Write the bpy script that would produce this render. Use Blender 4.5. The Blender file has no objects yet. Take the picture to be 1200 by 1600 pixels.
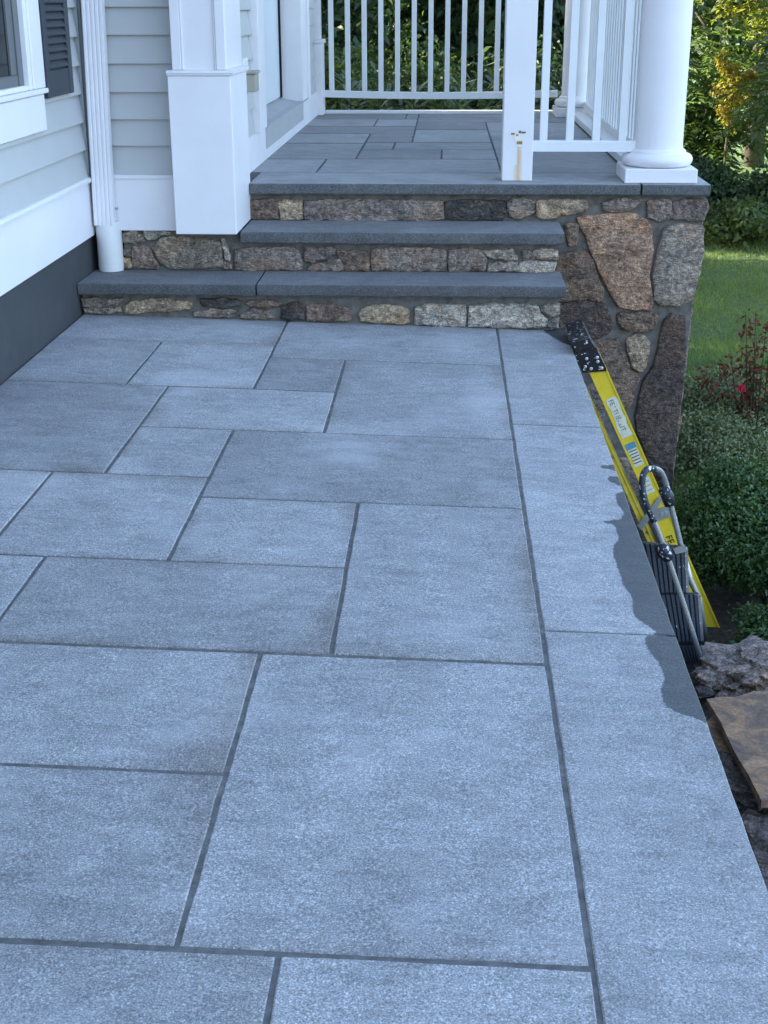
import bpy, math, random
import numpy as np
from mathutils import Vector, Matrix, noise

random.seed(7)
rng = np.random.default_rng(11)
S = bpy.context.scene
COL = S.collection
R_ = math.radians

# ------------------------------------------------------------------ camera
H = 1.333
cam = bpy.data.cameras.new('camera')
camo = bpy.data.objects.new('camera', cam)
COL.objects.link(camo)
CR = Matrix(((0.99900288, -0.01360479, 0.04252242),
             (0.04458314, 0.35443599, -0.93401685),
             (-0.00236437, 0.9349813, 0.35468912)))
camo.matrix_world = Matrix.Translation((0, 0, H)) @ CR.to_4x4()
cam.sensor_width = 36
cam.sensor_fit = 'AUTO'
cam.lens = 36 * 2095 / 1600
cam.clip_start = 0.05
cam.clip_end = 600
S.camera = camo

# ------------------------------------------------------------------ light
SUN_EL, SUN_AZ = R_(31), R_(-86)          # azimuth from +Y, clockwise towards +X
world = bpy.data.worlds.new('World')
S.world = world
world.use_nodes = True
wn = world.node_tree
wn.nodes.clear()
sky = wn.nodes.new('ShaderNodeTexSky')
sky.sky_type = 'NISHITA'
sky.sun_disc = False
sky.sun_elevation = SUN_EL
sky.sun_rotation = SUN_AZ
sky.ozone_density = 1.0
sky.dust_density = 2.5
bg = wn.nodes.new('ShaderNodeBackground')
bg.inputs['Strength'].default_value = 0.15
wo = wn.nodes.new('ShaderNodeOutputWorld')
wn.links.new(sky.outputs[0], bg.inputs[0])
wn.links.new(bg.outputs[0], wo.inputs[0])
sl = bpy.data.lights.new('sun', 'SUN')
sl.energy = 4.2
sl.angle = R_(0.5)
sl.color = (1.0, 0.9, 0.74)
so = bpy.data.objects.new('sun', sl)
COL.objects.link(so)
sd = Vector((math.sin(SUN_AZ) * math.cos(SUN_EL), math.cos(SUN_AZ) * math.cos(SUN_EL), math.sin(SUN_EL)))
so.rotation_euler = sd.to_track_quat('Z', 'Y').to_euler()
so.location = sd * 30
S.view_settings.view_transform = 'Standard'
S.view_settings.look = 'None'
S.view_settings.gamma = 1
S.view_settings.use_curve_mapping = False
S.view_settings.exposure = 2.78

# ------------------------------------------------------------------ helpers: points measured on a known plane
F_, CX, CY = 2095.0, 600.0, 800.0
CAM = Vector((0, 0, H))


def ray(px, py):
    return CR @ Vector(((px - CX) / F_, -(py - CY) / F_, -1.0))


def aty(px, py, y):
    d = ray(px, py)
    return CAM + d * ((y - CAM.y) / d.y)


def atz(px, py, z):
    d = ray(px, py)
    return CAM + d * ((z - CAM.z) / d.z)


# ------------------------------------------------------------------ helpers: materials
class NT:
    def __init__(self, name):
        self.m = bpy.data.materials.new(name)
        self.m.use_nodes = True
        self.t = self.m.node_tree
        self.t.nodes.clear()
        self.out = self.n('ShaderNodeOutputMaterial')
        self.b = self.n('ShaderNodeBsdfPrincipled')
        self.l(self.b.outputs[0], self.out.inputs['Surface'])

    def n(self, ty, **kw):
        x = self.t.nodes.new(ty)
        for k, v in kw.items():
            setattr(x, k, v)
        return x

    def l(self, a, b):
        self.t.links.new(a, b)

    def _in(self, sock, v):
        if hasattr(v, 'is_linked'):
            self.l(v, sock)
        elif v is not None:
            if isinstance(v, tuple) and len(v) == 3 and sock.type == 'RGBA':
                v = (*v, 1)
            sock.default_value = v

    def math(self, op, a, b=None, clamp=False):
        x = self.n('ShaderNodeMath', operation=op, use_clamp=clamp)
        self._in(x.inputs[0], a)
        if b is not None:
            self._in(x.inputs[1], b)
        return x.outputs[0]

    def mix(self, f, a, b, mode='MIX'):
        x = self.n('ShaderNodeMix', data_type='RGBA', blend_type=mode)
        self._in(x.inputs[0], f)
        self._in(x.inputs[6], a)
        self._in(x.inputs[7], b)
        return x.outputs[2]

    def noise(self, vec, scale, detail=4, rough=0.55, dist=0.0):
        x = self.n('ShaderNodeTexNoise')
        self._in(x.inputs['Vector'], vec)
        x.inputs['Scale'].default_value = scale
        x.inputs['Detail'].default_value = detail
        x.inputs['Roughness'].default_value = rough
        x.inputs['Distortion'].default_value = dist
        return x.outputs[0]

    def ramp(self, f, *stops):
        x = self.n('ShaderNodeValToRGB')
        self._in(x.inputs[0], f)
        e = x.color_ramp.elements
        while len(e) < len(stops):
            e.new(0.5)
        for q, (p, c) in zip(e, stops):
            q.position = p
            q.color = (*c, 1) if isinstance(c, tuple) else (c, c, c, 1)
        return x.outputs[0]

    def pos(self, scale=None):
        g = self.n('ShaderNodeNewGeometry').outputs['Position']
        if scale:
            v = self.n('ShaderNodeVectorMath', operation='MULTIPLY')
            self.l(g, v.inputs[0])
            v.inputs[1].default_value = scale
            return v.outputs[0]
        return g

    def bump(self, h, strength, dist=0.005):
        x = self.n('ShaderNodeBump')
        x.inputs['Strength'].default_value = strength
        x.inputs['Distance'].default_value = dist
        self.l(h, x.inputs['Height'])
        self.l(x.outputs[0], self.b.inputs['Normal'])

    def set(self, color=None, rough=None, spec=None, metal=None):
        if color is not None:
            self._in(self.b.inputs['Base Color'], color)
        if rough is not None:
            self._in(self.b.inputs['Roughness'], rough)
        if spec is not None:
            self.b.inputs['Specular IOR Level'].default_value = spec
        if metal is not None:
            self.b.inputs['Metallic'].default_value = metal
        return self.m


def mat_bluestone(name, dark=1.0, wet=False, grain=1.0, stain=True):
    t = NT(name)
    p = t.pos()
    rnd = t.n('ShaderNodeObjectInfo').outputs['Random']
    cloud = t.noise(p, 3.2, 5, 0.6, 0.4)
    cloud2 = t.noise(t.pos((1.0, 2.2, 1.0)), 11, 4, 0.6, 0.6)
    fine = t.noise(p, 300, 2, 0.7)
    fine2 = t.noise(p, 120, 3, 0.7)
    base = t.ramp(cloud, (0.30, (.152 * dark, .153 * dark, .155 * dark)), (0.52, (.206 * dark, .206 * dark, .208 * dark)), (0.74, (.273 * dark, .272 * dark, .273 * dark)))
    base = t.mix(0.5, base, t.ramp(cloud2, (.32, (.144 * dark, .146 * dark, .149 * dark)), (.7, (.258 * dark, .258 * dark, .260 * dark))))
    per = t.math('MULTIPLY_ADD', rnd, 0.34)
    per.node.inputs[2].default_value = 0.82
    base = t.mix(1.0, base, per, 'MULTIPLY')
    fl = t.ramp(fine, (.28, .30), (.44, .84), (.56, 1.08), (.70, 2.1))
    base = t.mix(0.92 * grain, base, fl, 'MULTIPLY')
    fl2 = t.ramp(fine2, (.32, .72), (.5, 1.0), (.68, 1.35))
    base = t.mix(0.75 * grain, base, fl2, 'MULTIPLY')
    if stain:
        g = t.n('ShaderNodeTexCoord').outputs['Generated']
        s = t.n('ShaderNodeSeparateXYZ')
        t.l(g, s.inputs[0])
        edges = [s.outputs[0], t.math('SUBTRACT', 1.0, s.outputs[0]), s.outputs[1], t.math('SUBTRACT', 1.0, s.outputs[1])]
        grit = t.noise(p, 34, 4, 0.7)
        patch = t.ramp(t.noise(t.pos(), 2.6, 3, .55), (.36, 0.0), (.62, 1.0))
        tot = None
        for k_, e in enumerate(edges):
            st = t.math('FRACT', t.math('MULTIPLY', rnd, 7.31 + 5.77 * k_))
            st = t.math('MULTIPLY', t.math('SUBTRACT', st, .35, True), 1.7, True)
            wd = t.math('ADD', .015, t.math('MULTIPLY', patch, .13))
            q = t.math('SUBTRACT', 1.0, t.math('DIVIDE', t.math('ADD', e, t.math('MULTIPLY', t.math('SUBTRACT', grit, .5), .05)), wd), True)
            q = t.math('MULTIPLY', q, st)
            tot = q if tot is None else t.math('MAXIMUM', tot, q)
        tot = t.math('MULTIPLY', tot, t.math('ADD', .45, t.math('MULTIPLY', patch, .55)))
        base = t.mix(t.math('MULTIPLY', tot, .78, True), base, t.mix(1.0, base, (.62, .56, .50), 'MULTIPLY'))
        # pale dusty bloom patches
        bl = t.ramp(t.noise(p, 1.7, 4, .55, .3), (.54, 0.0), (.72, 1.0))
        base = t.mix(t.math('MULTIPLY', bl, 0.45), base, (.38 * dark, .372 * dark, .382 * dark))
    cl = t.ramp(t.noise(t.pos((.8, 9, 1)), 1.4, 4, .6, 1.8), (.485, 1.0), (.497, .80), (.503, .82), (.515, 1.0))
    base = t.mix(.55 if stain else .3, base, cl, 'MULTIPLY')
    rough = 0.82
    if wet:
        sx = t.n('ShaderNodeSeparateXYZ')
        t.l(p, sx.inputs[0])
        fc = t.n('ShaderNodeFloatCurve')
        prof = [(2.33, -.03), (2.38, 0.0), (2.40, .03), (2.43, .062), (2.468, .079), (2.524, .074), (2.574, .060), (2.627, .062), (2.70, .077),
                (2.755, .079), (2.792, .047), (2.835, .066), (2.904, .084), (2.977, .077), (3.07, .089), (3.112, .089), (3.237, .091), (3.326, .079),
                (3.397, .062), (3.444, .062), (3.480, .080), (3.489, .097), (3.50, .072), (3.53, .035), (3.572, .026), (3.63, .034), (3.703, .032), (3.735, .018),
                (3.76, .002), (3.80, .010), (3.83, .034), (3.855, .038), (3.885, .010), (3.91, -.004), (3.945, .02), (3.975, .050), (3.99, .02), (4.01, -.03),
                (5.50, -.03), (5.549, .0), (5.60, .038), (5.66, .06), (5.74, .085), (5.83, .101)]
        y0, y1 = 2.3, 5.9
        c = fc.mapping.curves[0]
        fc.mapping.use_clip = False
        pts = [((y - y0) / (y1 - y0), w * 4 + .3) for y, w in prof]
        c.points[0].location = (0, .18)
        c.points[1].location = (1, pts[-1][1])
        for q in pts:
            c.points.new(*q)
        for q in c.points:
            q.handle_type = 'AUTO_CLAMPED'
        fc.mapping.update()
        jag = t.math('MULTIPLY', t.math('SUBTRACT', t.noise(p, 45, 3, .6), .5), 0.035)
        yy = t.math('DIVIDE', t.math('SUBTRACT', t.math('ADD', sx.outputs[1], jag), y0), y1 - y0)
        t.l(yy, fc.inputs['Value'])
        w = t.math('DIVIDE', t.math('SUBTRACT', fc.outputs[0], .3), 4.0)
        jag2 = t.math('MULTIPLY', t.math('SUBTRACT', t.noise(p, 70, 3, .7), .5), 0.014)
        dd = t.math('SUBTRACT', t.math('ADD', w, t.math('ADD', sx.outputs[0], jag2)), 0.539)
        msk = t.math('MULTIPLY', dd, 260.0, True)
        base = t.mix(msk, base, t.mix(1.0, base, (.20, .22, .23), 'MULTIPLY'))
        rough = t.math('SUBTRACT', 0.82, t.math('MULTIPLY', msk, 0.36))
    t.set(base, rough, 0.35)
    hh = t.math('ADD', t.math('MULTIPLY', fine, .5), t.math('MULTIPLY', fine2, .7))
    t.bump(hh, 0.35, 0.004)
    return t.m


def mat_plain(name, col, rough=0.5, var=0.06, scale=6, bump=0.0, metal=0.0, spec=0.4, dirt=0.0):
    t = NT(name)
    p = t.pos()
    n1 = t.noise(p, scale, 4, .6)
    a = tuple(c * (1 - var) for c in col)
    b = tuple(min(1, c * (1 + var)) for c in col)
    base = t.ramp(n1, (.3, a), (.7, b))
    if dirt:
        d = t.ramp(t.noise(p, 26, 5, .7), (.62, 0.0), (.78, 1.0))
        base = t.mix(t.math('MULTIPLY', d, dirt), base, tuple(c * .55 for c in col))
    t.set(base, rough, spec, metal)
    if bump:
        t.bump(t.noise(p, 120, 3, .6), bump, .002)
    return t.m


def mat_stone(name):
    t = NT(name)
    oi = t.n('ShaderNodeObjectInfo')
    p = t.pos()
    add = t.n('ShaderNodeVectorMath', operation='ADD')
    t.l(p, add.inputs[0])
    rv = t.n('ShaderNodeVectorMath', operation='SCALE')
    rv.inputs[0].default_value = (3.1, 1.7, 2.3)
    t.l(oi.outputs['Random'], rv.inputs['Scale'])
    t.l(rv.outputs[0], add.inputs[1])
    v = add.outputs[0]
    n1 = t.noise(v, 9, 5, .65, .8)
    n2 = t.noise(v, 45, 4, .7, .3)
    n3 = t.noise(v, 180, 3, .7)
    c = oi.outputs['Color']
    base = t.mix(1.0, c, t.ramp(n1, (.25, (.50, .50, .54)), (.5, (1.0, .98, .96)), (.75, (1.55, 1.42, 1.28))), 'MULTIPLY')
    rust = t.ramp(t.noise(v, 5, 4, .6, 1.2), (.5, 0.0), (.68, 1.0))
    base = t.mix(t.math('MULTIPLY', rust, .35), base, t.mix(1.0, c, (1.5, .95, .55), 'MULTIPLY'))
    base = t.mix(.8, base, t.ramp(n2, (.30, .34), (.5, 1.0), (.70, 1.95)), 'MULTIPLY')
    base = t.mix(.7, base, t.ramp(n3, (.28, .5), (.5, 1.0), (.72, 1.6)), 'MULTIPLY')
    cr = t.ramp(t.noise(t.pos((3, 3, 11)), 2.6, 4, .6, 2.5), (.455, 1.0), (.485, .38), (.51, .42), (.54, 1.0))
    base = t.mix(.75, base, cr, 'MULTIPLY')
    t.set(base, .85, .3)
    vo = t.n('ShaderNodeTexVoronoi', feature='F1')
    t._in(vo.inputs['Vector'], t.pos((18, 18, 30)))
    vo.inputs['Scale'].default_value = 1.0
    vo2 = t.n('ShaderNodeTexVoronoi', feature='F1')
    t._in(vo2.inputs['Vector'], t.pos((60, 60, 95)))
    vo2.inputs['Scale'].default_value = 1.0
    lay = t.math('ADD', t.noise(t.pos((6, 6, 30)), 2.2, 5, .7, 1.5), t.math('ADD', vo.outputs['Distance'], t.math('MULTIPLY', vo2.outputs['Distance'], .5)))
    t.bump(t.math('ADD', t.math('MULTIPLY', n2, .8), t.math('ADD', t.math('MULTIPLY', n3, .35), t.math('MULTIPLY', lay, .6))), 1.0, .02)
    return t.m


def mat_leaf(name, c0, c1, c2, trans=0.3, rough=0.5, obj_var=False):
    t = NT(name)
    g = t.n('ShaderNodeNewGeometry')
    r = g.outputs['Random Per Island']
    base = t.ramp(r, (0.0, c0), (.5, c1), (1.0, c2))
    big = t.ramp(t.noise(t.pos(), 1.1, 3, .6), (.3, .65), (.7, 1.3))
    base = t.mix(1.0, base, big, 'MULTIPLY')
    t.set(base, rough, .35)
    tr = t.n('ShaderNodeBsdfTranslucent')
    t.l(t.mix(1.0, base, (1.5, 1.7, .6), 'MULTIPLY'), tr.inputs[0])
    mx = t.n('ShaderNodeMixShader')
    mx.inputs[0].default_value = trans
    t.l(t.b.outputs[0], mx.inputs[1])
    t.l(tr.outputs[0], mx.inputs[2])
    t.l(mx.outputs[0], t.out.inputs['Surface'])
    return t.m


def mat_paint_spots(name, col, rough=.45, metal=0.0, spots=.66, spotcol=(.72, .72, .70), scale=55):
    t = NT(name)
    p = t.pos()
    m = t.ramp(t.noise(p, scale, 3, .5, .4), (spots, 0.0), (spots + .02, 1.0))
    sc = t.ramp(t.noise(p, 180, 2, .5), (.35, tuple(c * .75 for c in col)), (.65, tuple(c * 1.2 for c in col)))
    t.set(t.mix(m, sc, spotcol), t.math('ADD', t.math('MULTIPLY', m, .2), rough), .4)
    t._in(t.b.inputs['Metallic'], t.math('MULTIPLY', t.math('SUBTRACT', 1.0, m), metal))
    return t.m


M = {}
M['slab'] = mat_bluestone('thermal_bluestone', dark=1.42)
M['slab_wet'] = mat_bluestone('thermal_bluestone_border', dark=1.62, wet=True, stain=False, grain=.9)
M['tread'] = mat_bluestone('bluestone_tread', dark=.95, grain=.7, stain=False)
M['tread_edge'] = mat_bluestone('bluestone_edge', dark=.50, grain=1.0, stain=False)  # fronts, undersides and ends in a darker tone than the tops
M['floor'] = mat_bluestone('porch_bluestone', dark=1.38, grain=.45, stain=False)
M['mortar'] = mat_plain('joint_mortar', (.118, .118, .116), .95, .38, 38, 1.0)
M['mortar_wall'] = mat_plain('wall_mortar', (.135, .124, .112), .95, .4, 24, 1.0)
M['stone'] = mat_stone('fieldstone')
M['white'] = mat_plain('white_trim', (.79, .76, .77), .40, .04, 3, .05, dirt=.12)
M['white_rail'] = mat_plain('white_vinyl', (.74, .745, .75), .38, .05, 3, 0, dirt=.14)
M['siding'] = mat_plain('grey_siding', (.475, .475, .468), .5, .03, 5, .12, dirt=.04)
M['siding_post'] = mat_plain('siding_channel', (.33, .35, .355), .5, .04, 5)
M['foundation'] = mat_plain('charcoal_foundation', (.050, .053, .058), .75, .12, 9, .3)
M['shutter'] = mat_plain('navy_shutter', (.030, .036, .046), .45, .1, 12, .15)
M['sash'] = mat_plain('dark_sash', (.13, .135, .14), .4, .05, 8)
M['pvc'] = mat_plain('white_pvc', (.74, .73, .72), .35, .03, 8, dirt=.15)
M['taupe'] = mat_plain('taupe_plastic', (.36, .345, .28), .45, .05, 20)
M['wood_sill'] = mat_plain('weathered_sill', (.42, .415, .42), .6, .08, 14, .2)
M['door'] = mat_plain('pale_door', (.66, .69, .72), .35, .02, 5)
M['black_gap'] = mat_plain('dark_gap', (.01, .01, .012), .9, .1)
M['roof'] = mat_plain('roof_shingle', (.06, .06, .06), .9, .3, 20, .6)
M['ceiling'] = mat_plain('porch_ceiling', (.62, .63, .64), .5, .02)
M['yellow'] = mat_plain('yellow_fibreglass', (.72, .53, .03), .42, .06, 30, .08, dirt=.14)
M['yellow_old'] = mat_plain('yellow_scuffed', (.58, .43, .04), .5, .12, 40, .1, dirt=.3)
M['cap'] = mat_paint_spots('black_cap', (.012, .013, .016), .35, 0, .63, (.55, .56, .56), 60)
M['rivet'] = mat_plain('aluminium_rivet', (.62, .63, .64), .35, .1, 60, metal=.8)
M['alu'] = mat_plain('aluminium', (.42, .43, .44), .42, .1, 40, .1, metal=.7)
M['alu_spot'] = mat_paint_spots('painted_aluminium', (.30, .305, .30), .45, .35, .68)
M['grip'] = mat_paint_spots('dark_grip', (.022, .027, .038), .5, 0, .60, (.68, .69, .70), 70)
M['treadrib'] = mat_paint_spots('ribbed_tread', (.062, .072, .095), .6, 0, .69, (.66, .68, .70), 48)
M['rubber'] = mat_plain('black_rubber', (.012, .012, .013), .6, .1)
M['label'] = mat_plain('worn_label', (.66, .65, .52), .6, .1, 60, dirt=.5)
M['label_blue'] = mat_plain('label_blue', (.10, .26, .38), .6, .2, 90)
M['ink'] = mat_plain('black_ink', (.012, .012, .012), .6, .1)
M['grey_ink'] = mat_plain('faded_ink', (.15, .14, .12), .6, .3, 80)
M['rust'] = mat_plain('rust_stain', (.36, .19, .08), .6, .25, 60)
M['torn'] = mat_plain('torn_vinyl', (.80, .78, .68), .5, .05, 60)
M['leaf_box'] = mat_leaf('leaf_boxwood', (.030, .060, .022), (.046, .090, .030), (.080, .135, .046), .25, .35)
M['leaf_grey'] = mat_leaf('leaf_azalea', (.11, .145, .070), (.18, .215, .11), (.27, .29, .155), .2)
M['leaf_rose'] = mat_leaf('leaf_rose', (.035, .065, .030), (.055, .085, .040), (.11, .055, .035), .25)
M['leaf_red'] = mat_leaf('leaf_red', (.10, .018, .014), (.15, .035, .024), (.12, .055, .03), .2)
M['petal'] = mat_leaf('rose_petal', (.42, .008, .03), (.5, .012, .045), (.55, .02, .06), .2)
M['leaf_tree'] = mat_leaf('leaf_walnut', (.048, .085, .034), (.072, .118, .044), (.115, .155, .055), .40)
M['leaf_tree2'] = mat_leaf('leaf_locust_sun', (.12, .14, .025), (.18, .19, .03), (.25, .24, .045), .45)  # leaf yellow boosted in place of sunlight on the crown
M['leaf_dark'] = mat_leaf('leaf_dark', (.018, .040, .018), (.028, .055, .022), (.045, .08, .03), .25)
M['leaf_strap'] = mat_leaf('leaf_milkweed', (.06, .095, .055), (.095, .135, .08), (.16, .20, .13), .25)
M['leaf_sun_yellow'] = mat_leaf('leaf_sun_yellow', (.20, .16, .03), (.28, .22, .04), (.35, .28, .06), .4)  # yellow of sunlit foliage put into the leaf colour
M['bark'] = mat_plain('bark', (.075, .062, .05), .9, .35, 18, .9)
M['twig'] = mat_plain('twig', (.06, .055, .035), .85, .3, 30)
M['grass'] = mat_leaf('grass_blade', (.10, .155, .055), (.14, .20, .066), (.21, .24, .10), .42)
t = NT('lawn_soil')
pp = t.pos()
lw = t.ramp(t.noise(pp, 14, 5, .7), (.3, (.042, .075, .028)), (.55, (.075, .12, .042)), (.75, (.12, .135, .058)))
sxx = t.n('ShaderNodeSeparateXYZ')
t.l(pp, sxx.inputs[0])
near = t.math('MULTIPLY', t.math('SUBTRACT', t.math('ADD', 6.4, t.math('MULTIPLY', t.noise(pp, 2, 3), 1.2)), sxx.outputs[1]), 2.5, True)
lw = t.mix(near, lw, t.ramp(t.noise(pp, 30, 5, .75), (.3, (.014, .012, .010)), (.55, (.04, .033, .027)), (.75, (.085, .072, .06))))
t.set(lw, .95, .2)
t.bump(t.noise(pp, 60, 4, .7), .8, .03)
M['lawn'] = t.m
t = NT('leaf_litter')
t.set(t.ramp(t.n('ShaderNodeNewGeometry').outputs['Random Per Island'], (0, (.035, .026, .018)), (.6, (.08, .055, .035)), (1, (.13, .10, .075))), .9, .2)
M['litter'] = t.m
t = NT('rust_board')
q = t.pos((3, 3.6, 3))
g1 = t.noise(q, 2.4, 7, .75, .7)
brd = t.ramp(g1, (.3, (.06, .044, .040)), (.47, (.145, .095, .066)), (.58, (.29, .165, .085)), (.72, (.33, .26, .20)))
brd = t.mix(.7, brd, t.ramp(t.noise(t.pos(), 70, 4, .7), (.3, .55), (.7, 1.4)), 'MULTIPLY')
t.set(brd, .7, .35)
t.bump(t.math('ADD', g1, t.noise(t.pos(), 60, 3, .6)), .5, .006)
M['board'] = t.m
t = NT('window_glass')
t.set((.012, .014, .016), .06, .5)
M['glass'] = t.m


# ------------------------------------------------------------------ helpers: mesh building
class MB:
    def __init__(self):
        self.v, self.f, self.mi = [], [], []

    def add(self, vs, fs, mi=0):
        o = len(self.v)
        self.v += [tuple(x) for x in vs]
        self.f += [tuple(i + o for i in q) for q in fs]
        self.mi += [mi] * len(fs)
        return self

    def box(self, x0, x1, y0, y1, z0, z1, c=0.0):
        """box, with small chamfers c on every edge"""
        if c <= 0:
            v = [(x, y, z) for x in (x0, x1) for y in (y0, y1) for z in (z0, z1)]
            return self.add(v, [(0, 1, 3, 2), (4, 6, 7, 5), (0, 4, 5, 1), (2, 3, 7, 6), (0, 2, 6, 4), (1, 5, 7, 3)])
        X, Y, Z = (x0, x1), (y0, y1), (z0, z1)
        sg = (1, -1)
        v, idx = [], {}
        for i in (0, 1):
            for j in (0, 1):
                for k in (0, 1):
                    for a in range(3):
                        q = [X[i] + sg[i] * c, Y[j] + sg[j] * c, Z[k] + sg[k] * c]
                        q[a] = (X[i], Y[j], Z[k])[a]
                        idx[i, j, k, a] = len(v)
                        v.append(q)
        fs = []
        for a in range(3):
            for s in (0, 1):
                b, d = [q for q in range(3) if q != a]
                loop = []
                for u, w in ((0, 0), (1, 0), (1, 1), (0, 1)):
                    key = [0, 0, 0]
                    key[a], key[b], key[d] = s, u, w
                    loop.append(idx[(*key, a)])
                fs.append(tuple(loop))
        for a in range(3):
            b, d = [q for q in range(3) if q != a]
            for u in (0, 1):
                for w in (0, 1):
                    k0, k1 = [0, 0, 0], [0, 0, 0]
                    k0[b] = k1[b] = u
                    k0[d] = k1[d] = w
                    k1[a] = 1
                    fs.append((idx[(*k0, b)], idx[(*k1, b)], idx[(*k1, d)], idx[(*k0, d)]))
        for i in (0, 1):
            for j in (0, 1):
                for k in (0, 1):
                    fs.append((idx[i, j, k, 0], idx[i, j, k, 1], idx[i, j, k, 2]))
        return self.add(v, fs)

    def prism(self, poly, axis, a0, a1):
        """polygon (u,v) extruded along an axis; for axis 0:(y,z) 1:(x,z) 2:(x,y)"""
        def mk(u, w, a):
            return (a, u, w) if axis == 0 else (u, a, w) if axis == 1 else (u, w, a)
        n = len(poly)
        v = [mk(u, w, a0) for u, w in poly] + [mk(u, w, a1) for u, w in poly]
        f = [tuple(range(n)), tuple(range(2 * n - 1, n - 1, -1))]
        f += [(i, (i + 1) % n, n + (i + 1) % n, n + i) for i in range(n)]
        return self.add(v, f)

    def lathe(self, c, prof, n=40):
        v, f = [], []
        for r, z in prof:
            for i in range(n):
                a = 2 * math.pi * i / n
                v.append((c[0] + r * math.cos(a), c[1] + r * math.sin(a), z))
        for k in range(len(prof) - 1):
            for i in range(n):
                j = (i + 1) % n
                f.append((k * n + i, k * n + j, (k + 1) * n + j, (k + 1) * n + i))
        f.append(tuple(range(n - 1, -1, -1)))
        f.append(tuple((len(prof) - 1) * n + i for i in range(n)))
        return self.add(v, f)

    def tube(self, pts, rad, n=12, closed_caps=True):
        pts = [Vector(p) for p in pts]
        rads = rad if isinstance(rad, (list, tuple)) else [rad] * len(pts)
        v, f = [], []
        prev = None
        for i, p in enumerate(pts):
            d = (pts[min(i + 1, len(pts) - 1)] - pts[max(i - 1, 0)]).normalized()
            if prev is None:
                a = d.orthogonal().normalized()
            else:
                a = (prev - d * prev.dot(d)).normalized()
            prev = a
            b = d.cross(a)
            for k in range(n):
                t_ = 2 * math.pi * k / n
                v.append(p + (a * math.cos(t_) + b * math.sin(t_)) * rads[i])
        for i in range(len(pts) - 1):
            for k in range(n):
                j = (k + 1) % n
                f.append((i * n + k, i * n + j, (i + 1) * n + j, (i + 1) * n + k))
        f.append(tuple(range(n - 1, -1, -1)))
        f.append(tuple((len(pts) - 1) * n + i for i in range(n)))
        return self.add(v, f)

    def build(self, name, mat, parent=None, smooth=False, origin=None):
        me = bpy.data.meshes.new(name)
        vs = self.v
        if origin is None:
            a = np.array(vs)
            lo, hi = a.min(0), a.max(0)
            origin = Vector(((lo[0] + hi[0]) / 2, (lo[1] + hi[1]) / 2, lo[2]))
        origin = Vector(origin)
        me.from_pydata([tuple(Vector(p) - origin) for p in vs], [], self.f)
        mats = mat if isinstance(mat, (list, tuple)) else [mat]
        for m in mats:
            me.materials.append(M[m])
        if len(mats) > 1:
            me.polygons.foreach_set('material_index', self.mi)
        # consistent outward normals
        import bmesh
        bm = bmesh.new()
        bm.from_mesh(me)
        bmesh.ops.recalc_face_normals(bm, faces=bm.faces)
        bm.to_mesh(me)
        bm.free()
        if smooth:
            me.shade_smooth() if smooth is True else me.set_sharp_from_angle(angle=smooth)
            if smooth is not True:
                me.polygons.foreach_set('use_smooth', [True] * len(me.polygons))
        o = bpy.data.objects.new(name, me)
        COL.objects.link(o)
        place(o, origin, parent)
        return o


WORLD = {}


def place(o, loc, parent=None):
    WORLD[o] = Vector(loc)
    o.parent = parent
    o.location = Vector(loc) - (WORLD[parent] if parent else Vector((0, 0, 0)))


def thing(name, label, cat, loc, group=None):
    o = bpy.data.objects.new(name, None)
    o.empty_display_size = .1
    COL.objects.link(o)
    place(o, loc)
    tag(o, label, cat, group)
    return o


def tag(o, label=None, cat=None, group=None, kind=None):
    for k, v in (('label', label), ('category', cat), ('group', group), ('kind', kind)):
        if v:
            o[k] = v
    return o


def box(name, mat, parent, *a, c=0.0):
    return MB().box(*a, c=c).build(name, mat, parent)


def np_mesh(name, verts, faces, mat, parent=None, origin=(0, 0, 0), smooth=False):
    """faces: (n,3) or (n,4) int array"""
    me = bpy.data.meshes.new(name)
    k = faces.shape[1]
    me.vertices.add(len(verts))
    me.vertices.foreach_set('co', (verts - np.array(origin)).astype(np.float32).ravel())
    me.loops.add(faces.size)
    me.loops.foreach_set('vertex_index', faces.astype(np.int32).ravel())
    me.polygons.add(len(faces))
    me.polygons.foreach_set('loop_start', np.arange(0, faces.size, k, dtype=np.int32))
    me.polygons.foreach_set('loop_total', np.full(len(faces), k, dtype=np.int32))
    if smooth:
        me.polygons.foreach_set('use_smooth', [True] * len(faces))
    me.materials.append(M[mat])
    me.update(calc_edges=True)
    me.validate()
    o = bpy.data.objects.new(name, me)
    COL.objects.link(o)
    place(o, origin, parent)
    return o


# =================================================================== GROUND
GZ = -1.26
gv, gf = [], []
xs = sorted(set([-220, -120, -60, -30, -15, -8, -3] + [round(.15 * i, 3) for i in range(0, 41)] + [8, 12, 20, 40, 80, 140, 220]))
ys = sorted(set([-220, -100, -40, -15, -5, 0] + [round(2 + .2 * i, 3) for i in range(0, 41)] + [11, 12, 14, 16, 20, 28, 40, 80, 150, 300]))
for y in ys:
    for x in xs:
        z = GZ + .05 * noise.noise((x * .5, y * .5, 3)) + .018 * noise.noise((x * 2.5, y * 2.5, 7))
        z += .17 * math.exp(-((x - 1.25) ** 2 / .18 + (y - 4.3) ** 2 / .5))
        gv.append((x, y, z))
nx = len(xs)
for j in range(len(ys) - 1):
    for i in range(nx - 1):
        gf.append((j * nx + i, j * nx + i + 1, (j + 1) * nx + i + 1, (j + 1) * nx + i))
lawn = np_mesh('lawn', np.array(gv), np.array(gf), 'lawn', None, (0, 0, 0), True)
tag(lawn, 'green lawn with bare dirt along the raised patio', None, None, 'structure')

# =================================================================== TERRACE
TT = .0265


def tz(x):
    return -TT * x


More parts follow.
